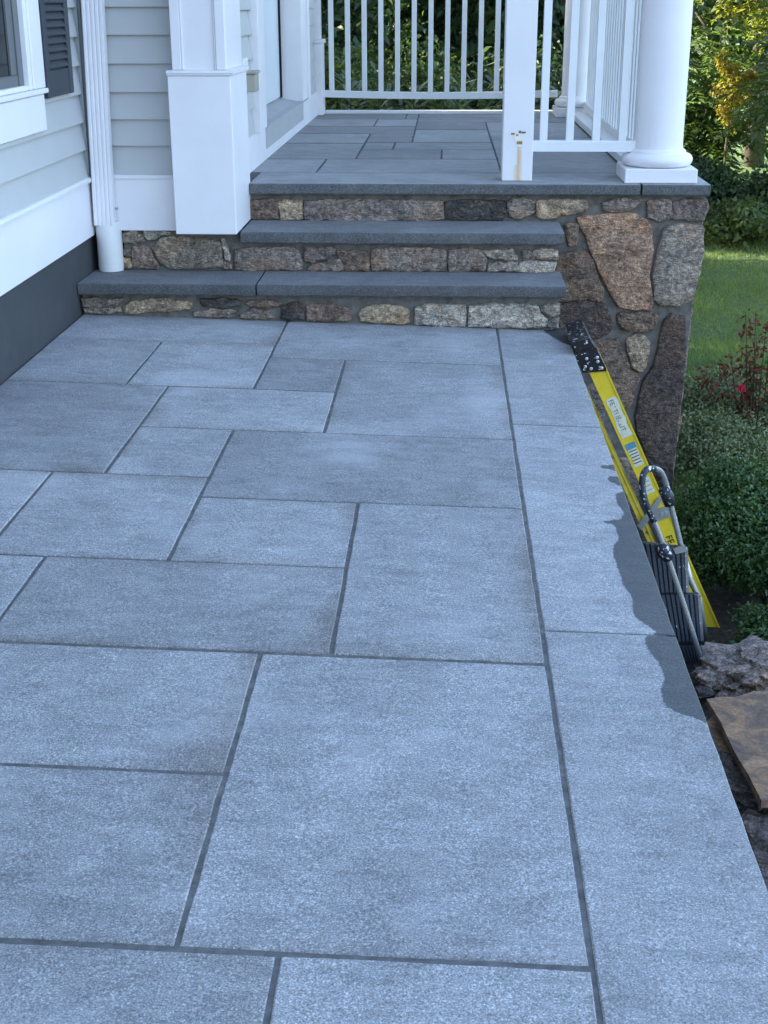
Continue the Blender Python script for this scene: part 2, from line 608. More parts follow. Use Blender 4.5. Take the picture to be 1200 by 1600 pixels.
terrace = bpy.data.objects.new('terrace', None)
COL.objects.link(terrace)
place(terrace, (0, 2, -1.2))
tag(terrace, 'raised bluestone patio with dark joints between the slabs', None, None, 'structure')
tb = MB()
X0, X1, Y0, YB = -1.607, .515, -3.0, 5.845
tb.add([(X0, Y0, tz(X0) - .0030), (X1, Y0, tz(X1) - .0030), (X1, YB, tz(X1) - .0030), (X0, YB, tz(X0) - .0030),
        (X0, Y0, -1.4), (X1, Y0, -1.4), (X1, YB, -1.4), (X0, YB, -1.4)],
       [(0, 1, 2, 3), (4, 7, 6, 5), (0, 4, 5, 1), (1, 5, 6, 2), (2, 6, 7, 3), (3, 7, 4, 0)])
tb.build('mortar_bed', 'mortar', terrace)


def slab(x0, x1, y0, y1, mat='slab', parent=None, zf=tz, th=.045, name='paving_slab', gap=.0048, gapy=.0066, jit=.0012, cham=.0026, dz=None, seg=.07):
    parent = parent or terrace
    x0, x1, y0, y1 = x0 + gap, x1 - gap, y0 + gapy, y1 - gapy
    nxs, nys = max(2, int((x1 - x0) / seg)), max(2, int((y1 - y0) / seg))
    ring = [(x0 + (x1 - x0) * i / nxs, y0) for i in range(nxs)] + [(x1, y0 + (y1 - y0) * i / nys) for i in range(nys)]
    ring += [(x1 - (x1 - x0) * i / nxs, y1) for i in range(nxs)] + [(x0, y1 - (y1 - y0) * i / nys) for i in range(nys)]
    cx, cy = (x0 + x1) / 2, (y0 + y1) / 2
    ring = [(x + random.uniform(-jit, jit), y + random.uniform(-jit, jit)) for x, y in ring]
    n = len(ring)
    dz = random.uniform(-.001, .0016) if dz is None else dz
    v = [(x, y, zf(x) - th) for x, y in ring] + [(x, y, zf(x) - cham + dz) for x, y in ring]
    ins = []
    for x, y in ring:
        ix = x + (cham if x < cx - 1e-6 and abs(x - x0) < .01 else -cham if abs(x - x1) < .01 else 0)
        iy = y + (cham if abs(y - y0) < .01 else -cham if abs(y - y1) < .01 else 0)
        ins.append((ix, iy, zf(ix) + dz))
    v += ins
    f = []
    for k in (0, 1):
        for i in range(n):
            j = (i + 1) % n
            f.append((k * n + i, k * n + j, (k + 1) * n + j, (k + 1) * n + i))
    f.append(tuple(2 * n + i for i in range(n)))
    return MB().add(v, f).build(name, mat, parent)


W_, Va, V1, V2, V3, V4, V5, V6, V7, V8, V9, VB, ED = -1.604, -1.16, -.69, -.389, -1.003, -.689, -1.159, -.236, -1.0, -.389, -.234, .234, .538
yA, yB, yC, yD, yE, yF, yG, yH, yI, yJ, yT = 5.371, 4.712, 5.18, 4.213, 3.736, 3.568, 3.096, 2.612, 2.119, 1.632, 5.822
SL = [(W_, V1, yA, yT + .02), (V1, VB, yC, yT + .02), (W_, Va, yB, yA), (Va, V1, yB, yA), (V1, V2, yB, yC), (V2, VB, yD, yC),
      (W_, V3, yE, yB), (V3, V2, yD, yB), (V3, V4, yE, yD), (V4, VB, yF, yD),
      (W_, V5, yG, yE), (V5, V4, yG, yE), (V4, V6, yG, yF), (V6, VB, yH, yF),
      (W_, V7, yH, yG), (V7, V6, yH, yG), (W_, V8, yI, yH), (W_, V8, yJ, yI), (V8, VB, yJ, yH),
      (W_, V9 - .62, .95, yJ), (V9 - .62, V9, .95, yJ), (V9, VB, .95, yJ), (W_, -.7, -.1, .95), (-.7, VB, -.1, .95), (W_, -.3, -1.2, -.1), (-.3, VB, -1.2, -.1)]
for a in SL:
    slab(*a)
for y0, y1 in ((4.391, yT + .01), (2.781, 4.391), (.95, 2.781), (-1.2, .95)):
    slab(VB, ED + .0045, y0, y1, 'slab_wet', th=.05)

# =================================================================== STONES
STONE_COL = {'rust': (.235, .155, .108), 'brown': (.135, .098, .075), 'dark': (.066, .058, .055), 'grey': (.205, .175, .145), 'tan': (.265, .205, .145),
             'light': (.285, .255, .215), 'redbrown': (.14, .10, .08), 'mid': (.165, .135, .115), 'mauve': (.185, .15, .13), 'blackbrown': (.078, .060, .052)}


def stone(poly, to3, parent, col, h=.022, out=(0, -1, 0), name='stone', rough=1.0, grow=.0075):
    """a rough faced stone: outline poly in the wall's own plane coordinates (u,v) -> 3D by to3"""
    out = Vector(out)
    P = [Vector((u, v)) for u, v in poly]
    pc = sum(P, Vector((0, 0))) / len(P)
    P = [p + (p - pc).normalized() * grow for p in P]
    h *= .62
    per = sum((P[i] - P[i - 1]).length for i in range(len(P)))
    n = 30
    ring = []
    st = per / n
    for i in range(len(P)):
        a, b = P[i], P[(i + 1) % len(P)]
        k = max(1, round((b - a).length / st))
        for q in range(k):
            ring.append(a.lerp(b, q / k))
    # soften corners, then roughen
    for _ in range(1):
        m = len(ring)
        ring = [ring[i] * .9 + (ring[i - 1] + ring[(i + 1) % m]) * .05 for i in range(m)]
    m = len(ring)
    c = sum(ring, Vector((0, 0))) / m
    sz = math.sqrt(max(1e-6, abs(sum(ring[i].x * ring[(i + 1) % m].y - ring[(i + 1) % m].x * ring[i].y for i in range(m)) / 2)))
    sd_ = random.uniform(0, 50)
    ring = [p + Vector((noise.noise((p.x * 30, p.y * 30, sd_)), noise.noise((p.x * 30, p.y * 30, sd_ + 9)))) * .009 * rough for p in ring]
    levels = [(0, -.03), (0, h * .35), (.0035, h * .85), (.011, h), (-.70, h * 1.08), (-.42, h * 1.12), (-.18, h * 1.15)]
    v, f = [], []
    for s, d in levels:
        for p in ring:
            ln = (p - c).length
            q = c + (p - c) * (-s if s < 0 else max(.72, 1 - s / max(ln, 1e-4)))
            dd = d
            if d > 0:
                dd += (noise.noise((q.x * 12, q.y * 18, sd_)) * .42 + abs(noise.noise((q.x * 30, q.y * 46, sd_))) * .5 - .12) * .020 * rough
            v.append(to3(q.x, q.y) + out * dd)
    L = len(levels)
    for k in range(L - 1):
        for i in range(m):
            j = (i + 1) % m
            f.append((k * m + i, k * m + j, (k + 1) * m + j, (k + 1) * m + i))
    v.append(to3(c.x, c.y) + out * h * 1.15)
    for i in range(m):
        f.append(((L - 1) * m + i, (L - 1) * m + (i + 1) % m, len(v) - 1))
    o = MB().add(v, f).build(name, 'stone', parent, smooth=R_(50))
    cc = STONE_COL[col]
    k = random.uniform(1.5, 2.0)
    o.color = (cc[0] * k, cc[1] * k, cc[2] * k, 1)
    return o


def px_stone(pts, y, parent, col, off=(0, 0), sc=1.0, h=.022, rough=1.0, grow=None):
    w = [aty(off[0] + px / sc, off[1] + py / sc, y) for px, py in pts]
    return stone([(p.x, p.z) for p in w], lambda u, v: Vector((u, y, v)), parent, col, h, rough=rough, grow=grow or (.0035 if y < 6.3 else .0075))


def rect(x0, x1, y0, y1, j=2.0):
    r = lambda: random.uniform(-j, j)
    return [(x0 + r(), y0 + r()), ((x0 + x1) / 2, y0 + r()), (x1 + r(), y0 + r()), (x1 + r(), y1 + r()), ((x0 + x1) / 2, y1 + r()), (x0 + r(), y1 + r())]


# =================================================================== STEPS
Y1, Y2, Y3 = 5.818, 6.110, 6.440
steps = thing('stone_steps', 'three stone faced steps with thick bluestone treads up to the porch', 'steps', (-.5, 6.1, -.1))
rw1 = box('riser_wall', 'mortar_wall', steps, -1.600, .500, Y1 + .008, 6.30, -1.2, .134)
rw2 = box('riser_wall', 'mortar_wall', steps, -1.466, .500, Y2 + .008, 6.44, .1392, .3155)
box('corner_wall', 'foundation', steps, -1.605, -1.467, 6.170, 6.200, .19, .36)


def tread(x0, x1, y0, y1, z0, z1, ragged=False):
    """a thick slab with a rock faced front edge"""
    mb = MB()
    n = max(4, int((x1 - x0) / .035))
    v, f = [], []
    for i in range(n + 1):
        x = x0 + (x1 - x0) * i / n
        g = lambda k: noise.noise((x * 22, k * 3.1, z0 * 9)) * .0035
        e = 0.0
        prof = [(y1, z0), (y0 + .004 + g(1), z0 + .001), (y0 + g(2), z0 + .007), (y0 + g(3) - .001, (z0 + z1) / 2), (y0 + .001 + g(4), z1 - .006), (y0 + .005 + g(5) * .6, z1), (y1, z1)]
        v += [(x, a, b) for a, b in prof]
    m = 7
    mi = []
    for i in range(n):
        for k in range(m):
            j = (k + 1) % m
            f.append((i * m + k, i * m + j, (i + 1) * m + j, (i + 1) * m + k))
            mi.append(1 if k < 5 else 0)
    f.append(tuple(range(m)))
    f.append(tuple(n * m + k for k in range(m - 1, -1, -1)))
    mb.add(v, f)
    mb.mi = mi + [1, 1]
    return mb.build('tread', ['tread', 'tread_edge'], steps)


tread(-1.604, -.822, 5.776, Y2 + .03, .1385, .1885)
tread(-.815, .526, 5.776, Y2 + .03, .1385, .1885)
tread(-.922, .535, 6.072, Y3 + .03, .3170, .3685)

# riser stones
z3 = dict(off=(340, 260), sc=6)
for pts, col in [([(165, 770), (400, 752), (700, 760), (765, 810), (795, 900), (782, 965), (400, 975), (158, 972)], 'mid')]:
    px_stone(pts, Y2, rw2, col, **z3)
z4 = dict(off=(350, 150), sc=2.4)
for pts, col in [([(302, 566), (415, 566), (418, 590), (400, 605), (330, 628), (304, 618)], 'mid'), ([(318, 640), (400, 612), (432, 612), (448, 632), (448, 655), (318, 655)], 'mid'),
                 ([(425, 577), (470, 582), (543, 580), (545, 655), (455, 655), (448, 622), (428, 602)], 'brown'), ([(553, 572), (690, 566), (830, 572), (833, 655), (690, 657), (553, 655)], 'mid'),
                 ([(839, 576), (920, 570), (968, 578), (985, 612), (978, 655), (842, 657)], 'mid'), ([(962, 578), (1080, 576), (1102, 600), (1100, 616), (1030, 612), (985, 603)], 'grey'),
                 ([(990, 624), (1100, 622), (1103, 657), (990, 659)], 'grey')]:
    px_stone(pts, Y2, rw2, col, **z4)
z5 = dict(off=(480, 280), sc=2.857)
for pts, col in [([(948, 370), (1030, 366), (1107, 372), (1105, 413), (1020, 414), (946, 412)], 'light'), ([(1005, 318), (1040, 308), (1090, 312), (1117, 322), (1112, 352), (1075, 357), (1030, 350), (1010, 335)], 'light'),
                 ([(958, 318), (990, 316), (1004, 336), (1015, 356), (970, 362)], 'mid')]:
    px_stone(pts, Y2, rw2, col, **z5)
z2 = dict(off=(100, 280), sc=3.0)
for pts, col in [([(85, 562), (150, 556), (268, 560), (262, 590), (180, 600), (92, 592)], 'mid'), ([(90, 604), (180, 604), (262, 598), (268, 622), (180, 628), (94, 622)], 'grey'),
                 ([(276, 600), (320, 570), (460, 560), (600, 575), (606, 605), (520, 622), (420, 622), (290, 626)], 'tan'), ([(612, 622), (700, 606), (800, 612), (806, 644), (700, 646), (610, 640)], 'mid'),
                 ([(640, 563), (740, 558), (832, 564), (825, 596), (740, 602), (650, 596)], 'dark'), ([(826, 636), (880, 608), (960, 618), (980, 650), (900, 654), (834, 652)], 'mid'),
                 ([(850, 572), (930, 566), (1010, 574), (1012, 600), (950, 606), (870, 598)], 'brown'), ([(1022, 592), (1080, 580), (1134, 592), (1136, 655), (1080, 657), (1020, 652)], 'dark')]:
    px_stone(pts, Y1, rw1, col, **z2, h=.018)
for pts, col in [([(2, 566), (60, 556), (150, 560), (195, 580), (192, 630), (100, 634), (2, 628)], 'redbrown'), ([(226, 600), (260, 570), (340, 562), (450, 575), (458, 640), (340, 640), (240, 634)], 'tan'),
                 ([(482, 566), (560, 558), (702, 562), (708, 600), (704, 655), (600, 656), (482, 648)], 'light'), ([(722, 566), (860, 556), (1030, 564), (1046, 600), (1074, 625), (1062, 662), (900, 662), (722, 658)], 'light'),
                 ([(1042, 564), (1122, 558), (1122, 600), (1078, 616), (1050, 596)], 'grey'), ([(1076, 640), (1104, 626), (1123, 622), (1122, 664), (1076, 666)], 'grey')]:
    px_stone(pts, Y1, rw1, col, **z5, h=.018)

# =================================================================== PORCH
PZ = .5425
porch = thing('porch', 'raised porch on a fieldstone base with a bluestone floor', 'porch', (0, 8.5, GZ))
def base_x(z):
    return 1.150 + (z + 1.2) * .038


base = MB().prism([(-.99, GZ - .3), (base_x(GZ - .3), GZ - .3), (base_x(.4925), .4925), (-.99, .4925)], 1, Y3 + .010, 10.72).build('stone_base', 'mortar_wall', porch)
for pts, col in [([(300, 322), (440, 314), (560, 322), (566, 486), (420, 492), (300, 484)], 'redbrown'), ([(585, 340), (640, 322), (790, 322), (796, 490), (700, 496), (590, 486)], 'tan')]:
    px_stone(pts, Y3, base, col, **z3)
for pts, col in [([(303, 392), (420, 386), (560, 392), (700, 390), (818, 396), (822, 462), (700, 466), (500, 467), (303, 464)], 'mauve'), ([(832, 396), (920, 390), (1050, 394), (1058, 440), (1040, 463), (900, 465), (830, 456)], 'dark'),
                 ([(1060, 394), (1070, 394), (1072, 430), (1062, 432)], 'redbrown')]:
    px_stone(pts, Y3, base, col, **z4)
z6 = dict(off=(760, 280), sc=6.0)
for pts, col in [([(222, 196), (330, 186), (445, 200), (440, 250), (455, 300), (330, 362), (225, 345), (215, 270)], 'grey'),
                 ([(465, 208), (560, 192), (780, 196), (928, 196), (942, 240), (935, 288), (800, 318), (640, 352), (520, 368), (482, 340)], 'tan'),
                 ([(742, 432), (800, 420), (862, 428), (858, 520), (832, 610), (775, 616), (762, 520)], 'brown')]:
    px_stone(pts, Y3, base, col, **z6)
zw = dict(off=(780, 260), sc=2.857)
WALL = [([(355, 232), (395, 222), (500, 217), (605, 218), (655, 240), (680, 270), (682, 370), (665, 480), (682, 560), (680, 640), (600, 632), (535, 625), (500, 575), (440, 450), (400, 345), (362, 275)], 'rust', .03),
        ([(735, 280), (800, 262), (900, 270), (910, 290), (905, 400), (882, 500), (860, 590), (800, 620), (725, 615), (688, 590), (690, 470), (715, 360)], 'grey', .032),
        ([(205, 420), (250, 400), (330, 385), (372, 372), (415, 420), (440, 490), (470, 570), (455, 604), (360, 585), (300, 600), (210, 590)], 'brown', .03),
        ([(205, 604), (300, 614), (380, 600), (470, 612), (505, 700), (490, 735), (440, 762), (330, 765), (210, 740)], 'blackbrown', .026),
        ([(527, 668), (560, 650), (690, 655), (705, 672), (690, 725), (620, 737), (560, 725), (535, 700)], 'brown', .02),
        ([(665, 155), (735, 150), (768, 152), (770, 225), (725, 240), (665, 228)], 'mid', .022), ([(778, 158), (850, 148), (925, 150), (930, 190), (905, 240), (830, 238), (776, 230)], 'mid', .022),
        ([(462, 158), (540, 148), (635, 152), (600, 185), (530, 202), (470, 196)], 'mid', .018),
        ([(360, 745), (420, 775), (520, 770), (540, 800), (440, 815), (360, 800)], 'brown', .016),
        ([(330, 800), (430, 812), (545, 812), (588, 905), (622, 945), (590, 1050), (560, 1100), (480, 1010), (400, 900)], 'brown', .02)]
for pts, col, h in WALL:
    px_stone(pts, Y3, base, col, h=h, **zw)
z7 = dict(off=(850, 500), sc=3.43)
px_stone([(460, 95), (500, 82), (550, 90), (568, 130), (545, 230), (518, 276), (482, 262), (455, 195), (446, 130)], Y3, base, 'tan', h=.03, rough=1.6, **z7)
px_stone([(625, 70), (640, 5), (680, -32), (756, -20), (760, 60), (755, 190), (732, 420), (712, 600), (694, 780), (680, 960), (600, 960), (560, 740), (500, 600), (488, 520), (530, 340), (590, 250)], Y3, base, 'blackbrown', h=.028, **z7)
# lower courses hidden by the patio edge in the photograph, and the two other faces of the base
for x0, x1, a, b, col in [(.52, .8, -.75, -.42, 'mid'), (.5, .74, -1.18, -.8, 'brown'), (.78, 1.0, -1.18, -.8, 'grey'), (.52, .62, -.38, -.1, 'dark')]:
    stone(rect(x0, x1, a, b, .015), lambda u, v: Vector((u, Y3, v)), base, col)
y = Y3 + .03
row = 0
zc = [-1.2, -.78, -.42, -.05, .24, .475]
for k in range(5):
    y = Y3 + .03
    while y < 10.5:
        w = random.uniform(.3, .62)
        y1_ = min(y + w, 10.7)
        stone(rect(y + .015, y1_ - .015, zc[k] + .02, zc[k + 1] - .015, .012), lambda u, v: Vector((base_x(v), u, v)), base,
              random.choice(['rust', 'grey', 'brown', 'mid', 'tan', 'mauve']), .024, (1, 0, 0))
        y = y1_

# wall under the house siding beside the steps
SW = box('stone_footing', 'mortar_wall', porch, -1.464, -.93, Y2 + .012, 6.198, .19, .3705)
for pts, col in [([(272, 252), (320, 244), (368, 255), (374, 290), (340, 302), (276, 296)], 'grey'), ([(378, 246), (440, 240), (492, 244), (488, 262), (430, 276), (384, 282)], 'light'),
                 ([(324, 320), (380, 308), (400, 330), (446, 400), (440, 418), (326, 415), (320, 360)], 'mid'), ([(274, 330), (312, 322), (316, 360), (300, 366), (276, 350)], 'mid'), ([(276, 372), (312, 364), (318, 414), (276, 414)], 'tan'),
                 ([(412, 318), (450, 275), (560, 268), (716, 284), (744, 330), (745, 410), (620, 419), (500, 417), (455, 395), (430, 350)], 'grey'),
                 ([(735, 278), (752, 280), (778, 360), (776, 380), (756, 380), (748, 330)], 'light'), ([(750, 390), (788, 388), (788, 422), (750, 422)], 'mid')]:
    px_stone(pts, Y2, SW, col, **z2)

# porch floor
zp = lambda x: PZ
box('floor_bed', 'foundation', porch, -.985, 1.200, 6.47, 10.72, .4935, PZ - .0012)


def coping(x0, x1, y0, y1):
    mb = MB()
    n = max(3, int((x1 - x0) / .04))
    v, f = [], []
    z0, z1 = .4945, PZ
    for i in range(n + 1):
        x = x0 + (x1 - x0) * i / n
        g = lambda k: noise.noise((x * 22, k * 3.1, 5.5)) * .002
        prof = [(y1, z0), (y0 + .003 + g(1), z0), (y0 + g(2), z0 + .006), (y0 + g(4), z1 - .005), (y0 + .004, z1), (y1, z1)]
        v += [(x, a, b) for a, b in prof]
    m = 6
    mi = []
    for i in range(n):
        for k in range(m):
            j = (k + 1) % m
            f.append((i * m + k, i * m + j, (i + 1) * m + j, (i + 1) * m + k))
            mi.append(1 if k < 4 else 0)
    f.append(tuple(range(m)))
    f.append(tuple(n * m + k for k in range(m - 1, -1, -1)))
    mb.add(v, f)
    mb.mi = mi + [1, 1]
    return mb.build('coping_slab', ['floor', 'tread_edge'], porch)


coping(-.922, .9055, 6.402, 6.856)
coping(.915, 1.228, 6.402, 7.62)
coping(.915, 1.228, 7.628, 9.2)
coping(.915, 1.228, 9.208, 10.74)
f1 = lambda px, py: atz(px, py, PZ).x
xb, xc1, xc2, xd, rr = f1(503, 258), f1(563, 236), f1(690, 242), f1(775, 243), .905
xe = f1(647, 209)
FL = [(-.985, xb, 6.86, 7.48), (xb, xd, 6.86, 7.48), (xd, rr, 6.86, 8.78), (-.985, xc1, 7.48, 8.36), (xc1, xc2, 7.48, 7.98), (xc2, xd, 7.48, 7.98), (xc1, xe - .1, 7.98, 8.42), (xe - .1, xd, 7.98, 8.42),
      (-.985, xc1, 8.36, 9.0), (xc1, xe, 8.42, 9.0), (xe, xd, 8.42, 9.3), (-.985, xe, 9.0, 9.55), (xd, rr, 8.78, 9.9), (xe, xd, 9.3, 9.9), (-.985, -.5, 9.55, 10.15), (-.5, xe, 9.55, 10.15),
      (xe, rr, 9.9, 10.3), (-.985, -.3, 10.15, 10.7), (-.3, xe, 10.15, 10.7), (xe, rr, 10.3, 10.7)]
for a in FL:
    slab(*a, 'floor', porch, zp, .04, 'floor_slab', .005, .014, .0012, .002)
box('curb', 'white_rail', porch, -.93, 1.0, 10.66, 10.76, PZ - .001, PZ + .022, c=.004)
box('curb', 'white_rail', porch, .912, 1.10, 6.80, 10.655, PZ - .001, PZ + .042, c=.004)
# porch roof on its beam (above the picture; it is what shades the floor)
box('beam', 'white', porch, -1.0, 1.22, 6.45, 6.75, 2.95, 3.2)
box('beam', 'white', porch, .92, 1.22, 6.752, 10.8, 2.95, 3.2)
box('porch_ceiling', 'ceiling', porch, -1.0, 1.45, 6.15, 11.0, 3.203, 3.26)
MB().prism([(6.0, 3.262), (11.1, 3.262), (11.1, 3.4), (8.6, 4.3), (6.0, 3.4)], 0, -1.0, 1.55).build('porch_roof', 'roof', porch)


# =================================================================== COLUMNS, POST, RAILINGS
def column(cx, cy, label):
    t_ = thing('porch_column', label, 'column', (cx, cy, PZ), 'round white porch columns')
    MB().box(cx - .168, cx + .168, cy - .168, cy + .168, PZ + .001, PZ + .066, c=.004).build('plinth', 'white', t_)
    z0 = PZ + .0665
    prof = [(.13, z0)] + [(.135 + .032 * math.cos(a), z0 + .030 + .030 * math.sin(a)) for a in [R_(d) for d in range(-90, 91, 15)]]
    MB().lathe((cx, cy), prof + [(.134, z0 + .062), (.134, z0 + .070), (.124, z0 + .078)], 56).build('base_moulding', 'white', t_, smooth=R_(35))
    MB().lathe((cx, cy), [(.118, z0 + .076), (.1165, z0 + .10), (.1165, 1.2), (.108, 2.7), (.125, 2.75), (.14, 2.80), (.15, 2.945)], 56).build('shaft', 'white', t_, smooth=R_(35))
    return t_


column(1.003, 6.615, 'thick round white column on a square plinth at the front corner of the porch')
column(.972, 10.50, 'round white column at the back of the porch, half hidden by the balusters')

post = thing('newel_post', 'square white newel post with a torn bracket hole and rust run', 'post', (.337, 6.60, PZ))
MB().box(.266, .409, 6.528, 6.672, PZ + .001, 1.62, c=.003).build('shaft', 'white', post)
hc = aty(811, 216, 6.5275)
# torn flap, bolt holes and the rust that ran from them
tv, tf = [], []
shape = [(-6, 4), (-9, -3), (-5, -6), (-2, -10), (2, -6), (6, -9), (9, -5), (6, 2), (7, 8), (3, 13), (-2, 13), (-5, 9)]
fl = MB()
fl.add([(hc.x + a * .0029, 6.5262, hc.z - b * .0029) for a, b in shape] + [(hc.x + a * .0029, 6.5278, hc.z - b * .0029) for a, b in shape],
       [tuple(range(12))] + [(i, (i + 1) % 12, 12 + (i + 1) % 12, 12 + i) for i in range(12)])
fl.build('torn_patch', 'torn', post)
for dx, dz_, w, h in ((-10, 7, 6, 3), (1, 10, 4, 4), (7, 9, 7, 3), (-3, 5, 4, 3), (1, -7, 9, 5)):
    MB().box(hc.x + (dx - w / 2) * .0029, hc.x + (dx + w / 2) * .0029, 6.5254, 6.5277, hc.z + (dz_ - h / 2) * .0029, hc.z + (dz_ + h / 2) * .0029, c=.0008).build('bolt_hole', 'rust' if dz_ < 8 else 'grey_ink', post)
rx = hc.x
t = NT('rust_run')
gc = t.n('ShaderNodeTexCoord').outputs['Generated']
sg_ = t.n('ShaderNodeSeparateXYZ')
t.l(gc, sg_.inputs[0])
ctr = t.math('SUBTRACT', 1.0, t.math('MULTIPLY', t.math('ABSOLUTE', t.math('SUBTRACT', sg_.outputs[0], .5)), 2.0))
ctr = t.math('POWER', ctr, .9)
ctr = t.math('MULTIPLY', ctr, t.math('ADD', .30, t.noise(t.pos((1, 1, .35)), 90, 4, .7)), True)
t.set(t.mix(ctr, (.76, .765, .775), (.66, .42, .16)), .5, .3)
M['rust_run'] = t.m
MB().prism([(rx - .006, hc.z - .03), (rx + .014, hc.z - .03), (rx + .017, hc.z - .10), (rx + .020, PZ + .06), (rx + .025, PZ + .004), (rx - .025, PZ + .004), (rx - .018, PZ + .07), (rx - .006, hc.z - .12)], 1, 6.5266, 6.5279).build('rust_streak', 'rust_run', post)

RAILG = 'white porch railings'


def railing(name, label, p0, p1, n, zb, zt, sag=0.0, first=None, last=None, bw=.036, mid=None, rail_w=.045, hb=.05):
    p0, p1 = Vector(p0), Vector(p1)
    d = p1 - p0
    L = d.length
    u = d / L
    nrm = Vector((-u.y, u.x))
    t_ = thing('porch_railing', label, 'railing', ((p0.x + p1.x) / 2, (p0.y + p1.y) / 2, PZ), RAILG)

    def sagz(s):
        return -sag * 4 * (s / L) * (1 - s / L)
    for nm, z0, hh, k in (('bottom_rail', zb, hb, 1), ('top_rail', zt, .06, 0)):
        v, f = [], []
        N = 16
        w = rail_w / 2
        c = .005
        for i in range(N + 1):
            s = L * i / N
            p = p0 + u * s
            zz = z0 + (sagz(s) if k else 0)
            for a, b in ((-w, 0), (w, 0), (w, hh - c), (w - c, hh), (-w + c, hh), (-w, hh - c)):
                v.append((p.x + nrm.x * a, p.y + nrm.y * a, zz + b))
        for i in range(N):
            for q in range(6):
                r_ = (q + 1) % 6
                f.append((i * 6 + q, i * 6 + r_, (i + 1) * 6 + r_, (i + 1) * 6 + q))
        f += [tuple(range(6)), tuple(N * 6 + q for q in range(5, -1, -1))]
        MB().add(v, f).build(nm, 'white_rail', t_)
    first = L / (n + 1) if first is None else first
    last = L - L / (n + 1) if last is None else last
    b0 = None
    for i in range(n):
        s = first + (last - first) * i / max(1, n - 1)
        p = p0 + u * s
        zz = zb + hb + sagz(s) - .001
        if b0 is None:
            mb = MB().box(-bw / 2, bw / 2, -bw / 2, bw / 2, 0, zt - zz + .002, c=.002)
            b0 = mb.build('baluster', 'white_rail', t_, origin=(0, 0, 0))
            o = b0
        else:
            o = b0.copy()
            COL.objects.link(o)
        place(o, (p.x, p.y, zz), t_)
        o.rotation_euler.z = math.atan2(u.y, u.x)
    return t_


railing('front', 'short white railing between the newel post and the front column', (.410, 6.60), (.893, 6.60), 4, .674, 1.44, 0, .050, .420)
railing('back', 'long white railing across the back of the porch with dark shrubs behind it', (-.945, 10.70), (.84, 10.70), 14, .664, 1.44, .014, .067, 1.697, .037)
railing('side', 'white railing along the right side of the porch seen through the front balusters', (1.03, 10.33), (1.03, 6.77), 27, .605, 1.44, .030)

# =================================================================== HOUSE
house = thing('house', 'pale grey clapboard house with white trim and charcoal foundation', 'house', (-4, 2, GZ))
box('foundation', 'foundation', house, -9, -1.609, -8, 6.19, GZ - .2, .365)
body = box('house_wall', 'siding', house, -9, -1.617, -8, 6.20, .367, 5.7)
body2 = box('porch_wall', 'siding', house, -9, -1.145, 6.204, 10.80, GZ - .2, 5.7)
box('porch_wall', 'siding', house, -1.143, -1.003, 6.206, 7.11, .50, 3.2)
box('porch_wall', 'siding', house, -1.143, -1.003, 9.79, 10.80, .50, 3.2)
box('porch_wall', 'siding', house, -1.143, -1.003, 7.112, 9.788, 2.75, 3.2)
MB().prism([(-9.6, 5.702), (-1.15, 5.702), (-1.15, 5.86), (-5.4, 8.2), (-9.6, 5.86)], 1, -8.4, 11.2).build('roof', 'roof', house)


def lap(parent, axis, at, sign, a0, a1, z0, z1, name='siding_board', t0=.003, t1=.024, mat='siding'):
    """one lapped board; axis 'x': board lies along y on a wall facing +x at x=at; axis 'y': along x on a wall facing -y"""
    pr = [(at, z0), (at + sign * t1, z0 - .001), (at + sign * t1, z0 + .004), (at + sign * t0, z1 + .004), (at, z1 + .004)]
    if axis == 'x':
        mb = MB().prism([(0, 0)] * 3, 1, 0, 1) if False else MB()
        n = len(pr)
        v = [(p, a0, q) for p, q in pr] + [(p, a1, q) for p, q in pr]
    else:
        mb = MB()
        n = len(pr)
        v = [(a0, p, q) for p, q in pr] + [(a1, p, q) for p, q in pr]
    f = [tuple(range(n)), tuple(range(2 * n - 1, n - 1, -1))] + [(i, (i + 1) % n, n + (i + 1) % n, n + i) for i in range(n)]
    return mb.add(v, f).build(name, mat, parent)


# left wall: skirt board, laps, corner post
XW = -1.600
box('skirt_board', 'white', house, -1.616, -1.592, -3, 6.085, .352, .590)
MB().prism([(-1.616, .5915), (-1.578, .5915), (-1.576, .602), (-1.584, .610), (-1.616, .618)], 1, -3, 6.075).build('skirt_cap', 'white', house)
zs = [.612, .731, .848, .967, 1.084, 1.203, 1.321, 1.44, 1.557]
for i in range(len(zs) - 1):
    a1 = 6.068
    lap(body, 'x', -1.6155, 1, -2.5 if zs[i] < .8 else 5.30, a1, zs[i], zs[i + 1])
for k in range(12):
    lap(body, 'x', -1.6155, 1, -2.5, 6.068, 1.557 + .1175 * k, 1.557 + .1175 * (k + 1))
lap(body, 'x', -1.6155, 1, -2.5, 5.305, .848, .900)
MB().box(-1.6165, -1.590, 6.070, 6.098, .62, 3.2, c=.003).build('corner_post', 'siding_post', house)
box('corner_post', 'siding_post', house, -1.6155, -1.583, 6.100, 6.1235, .36, 3.2)
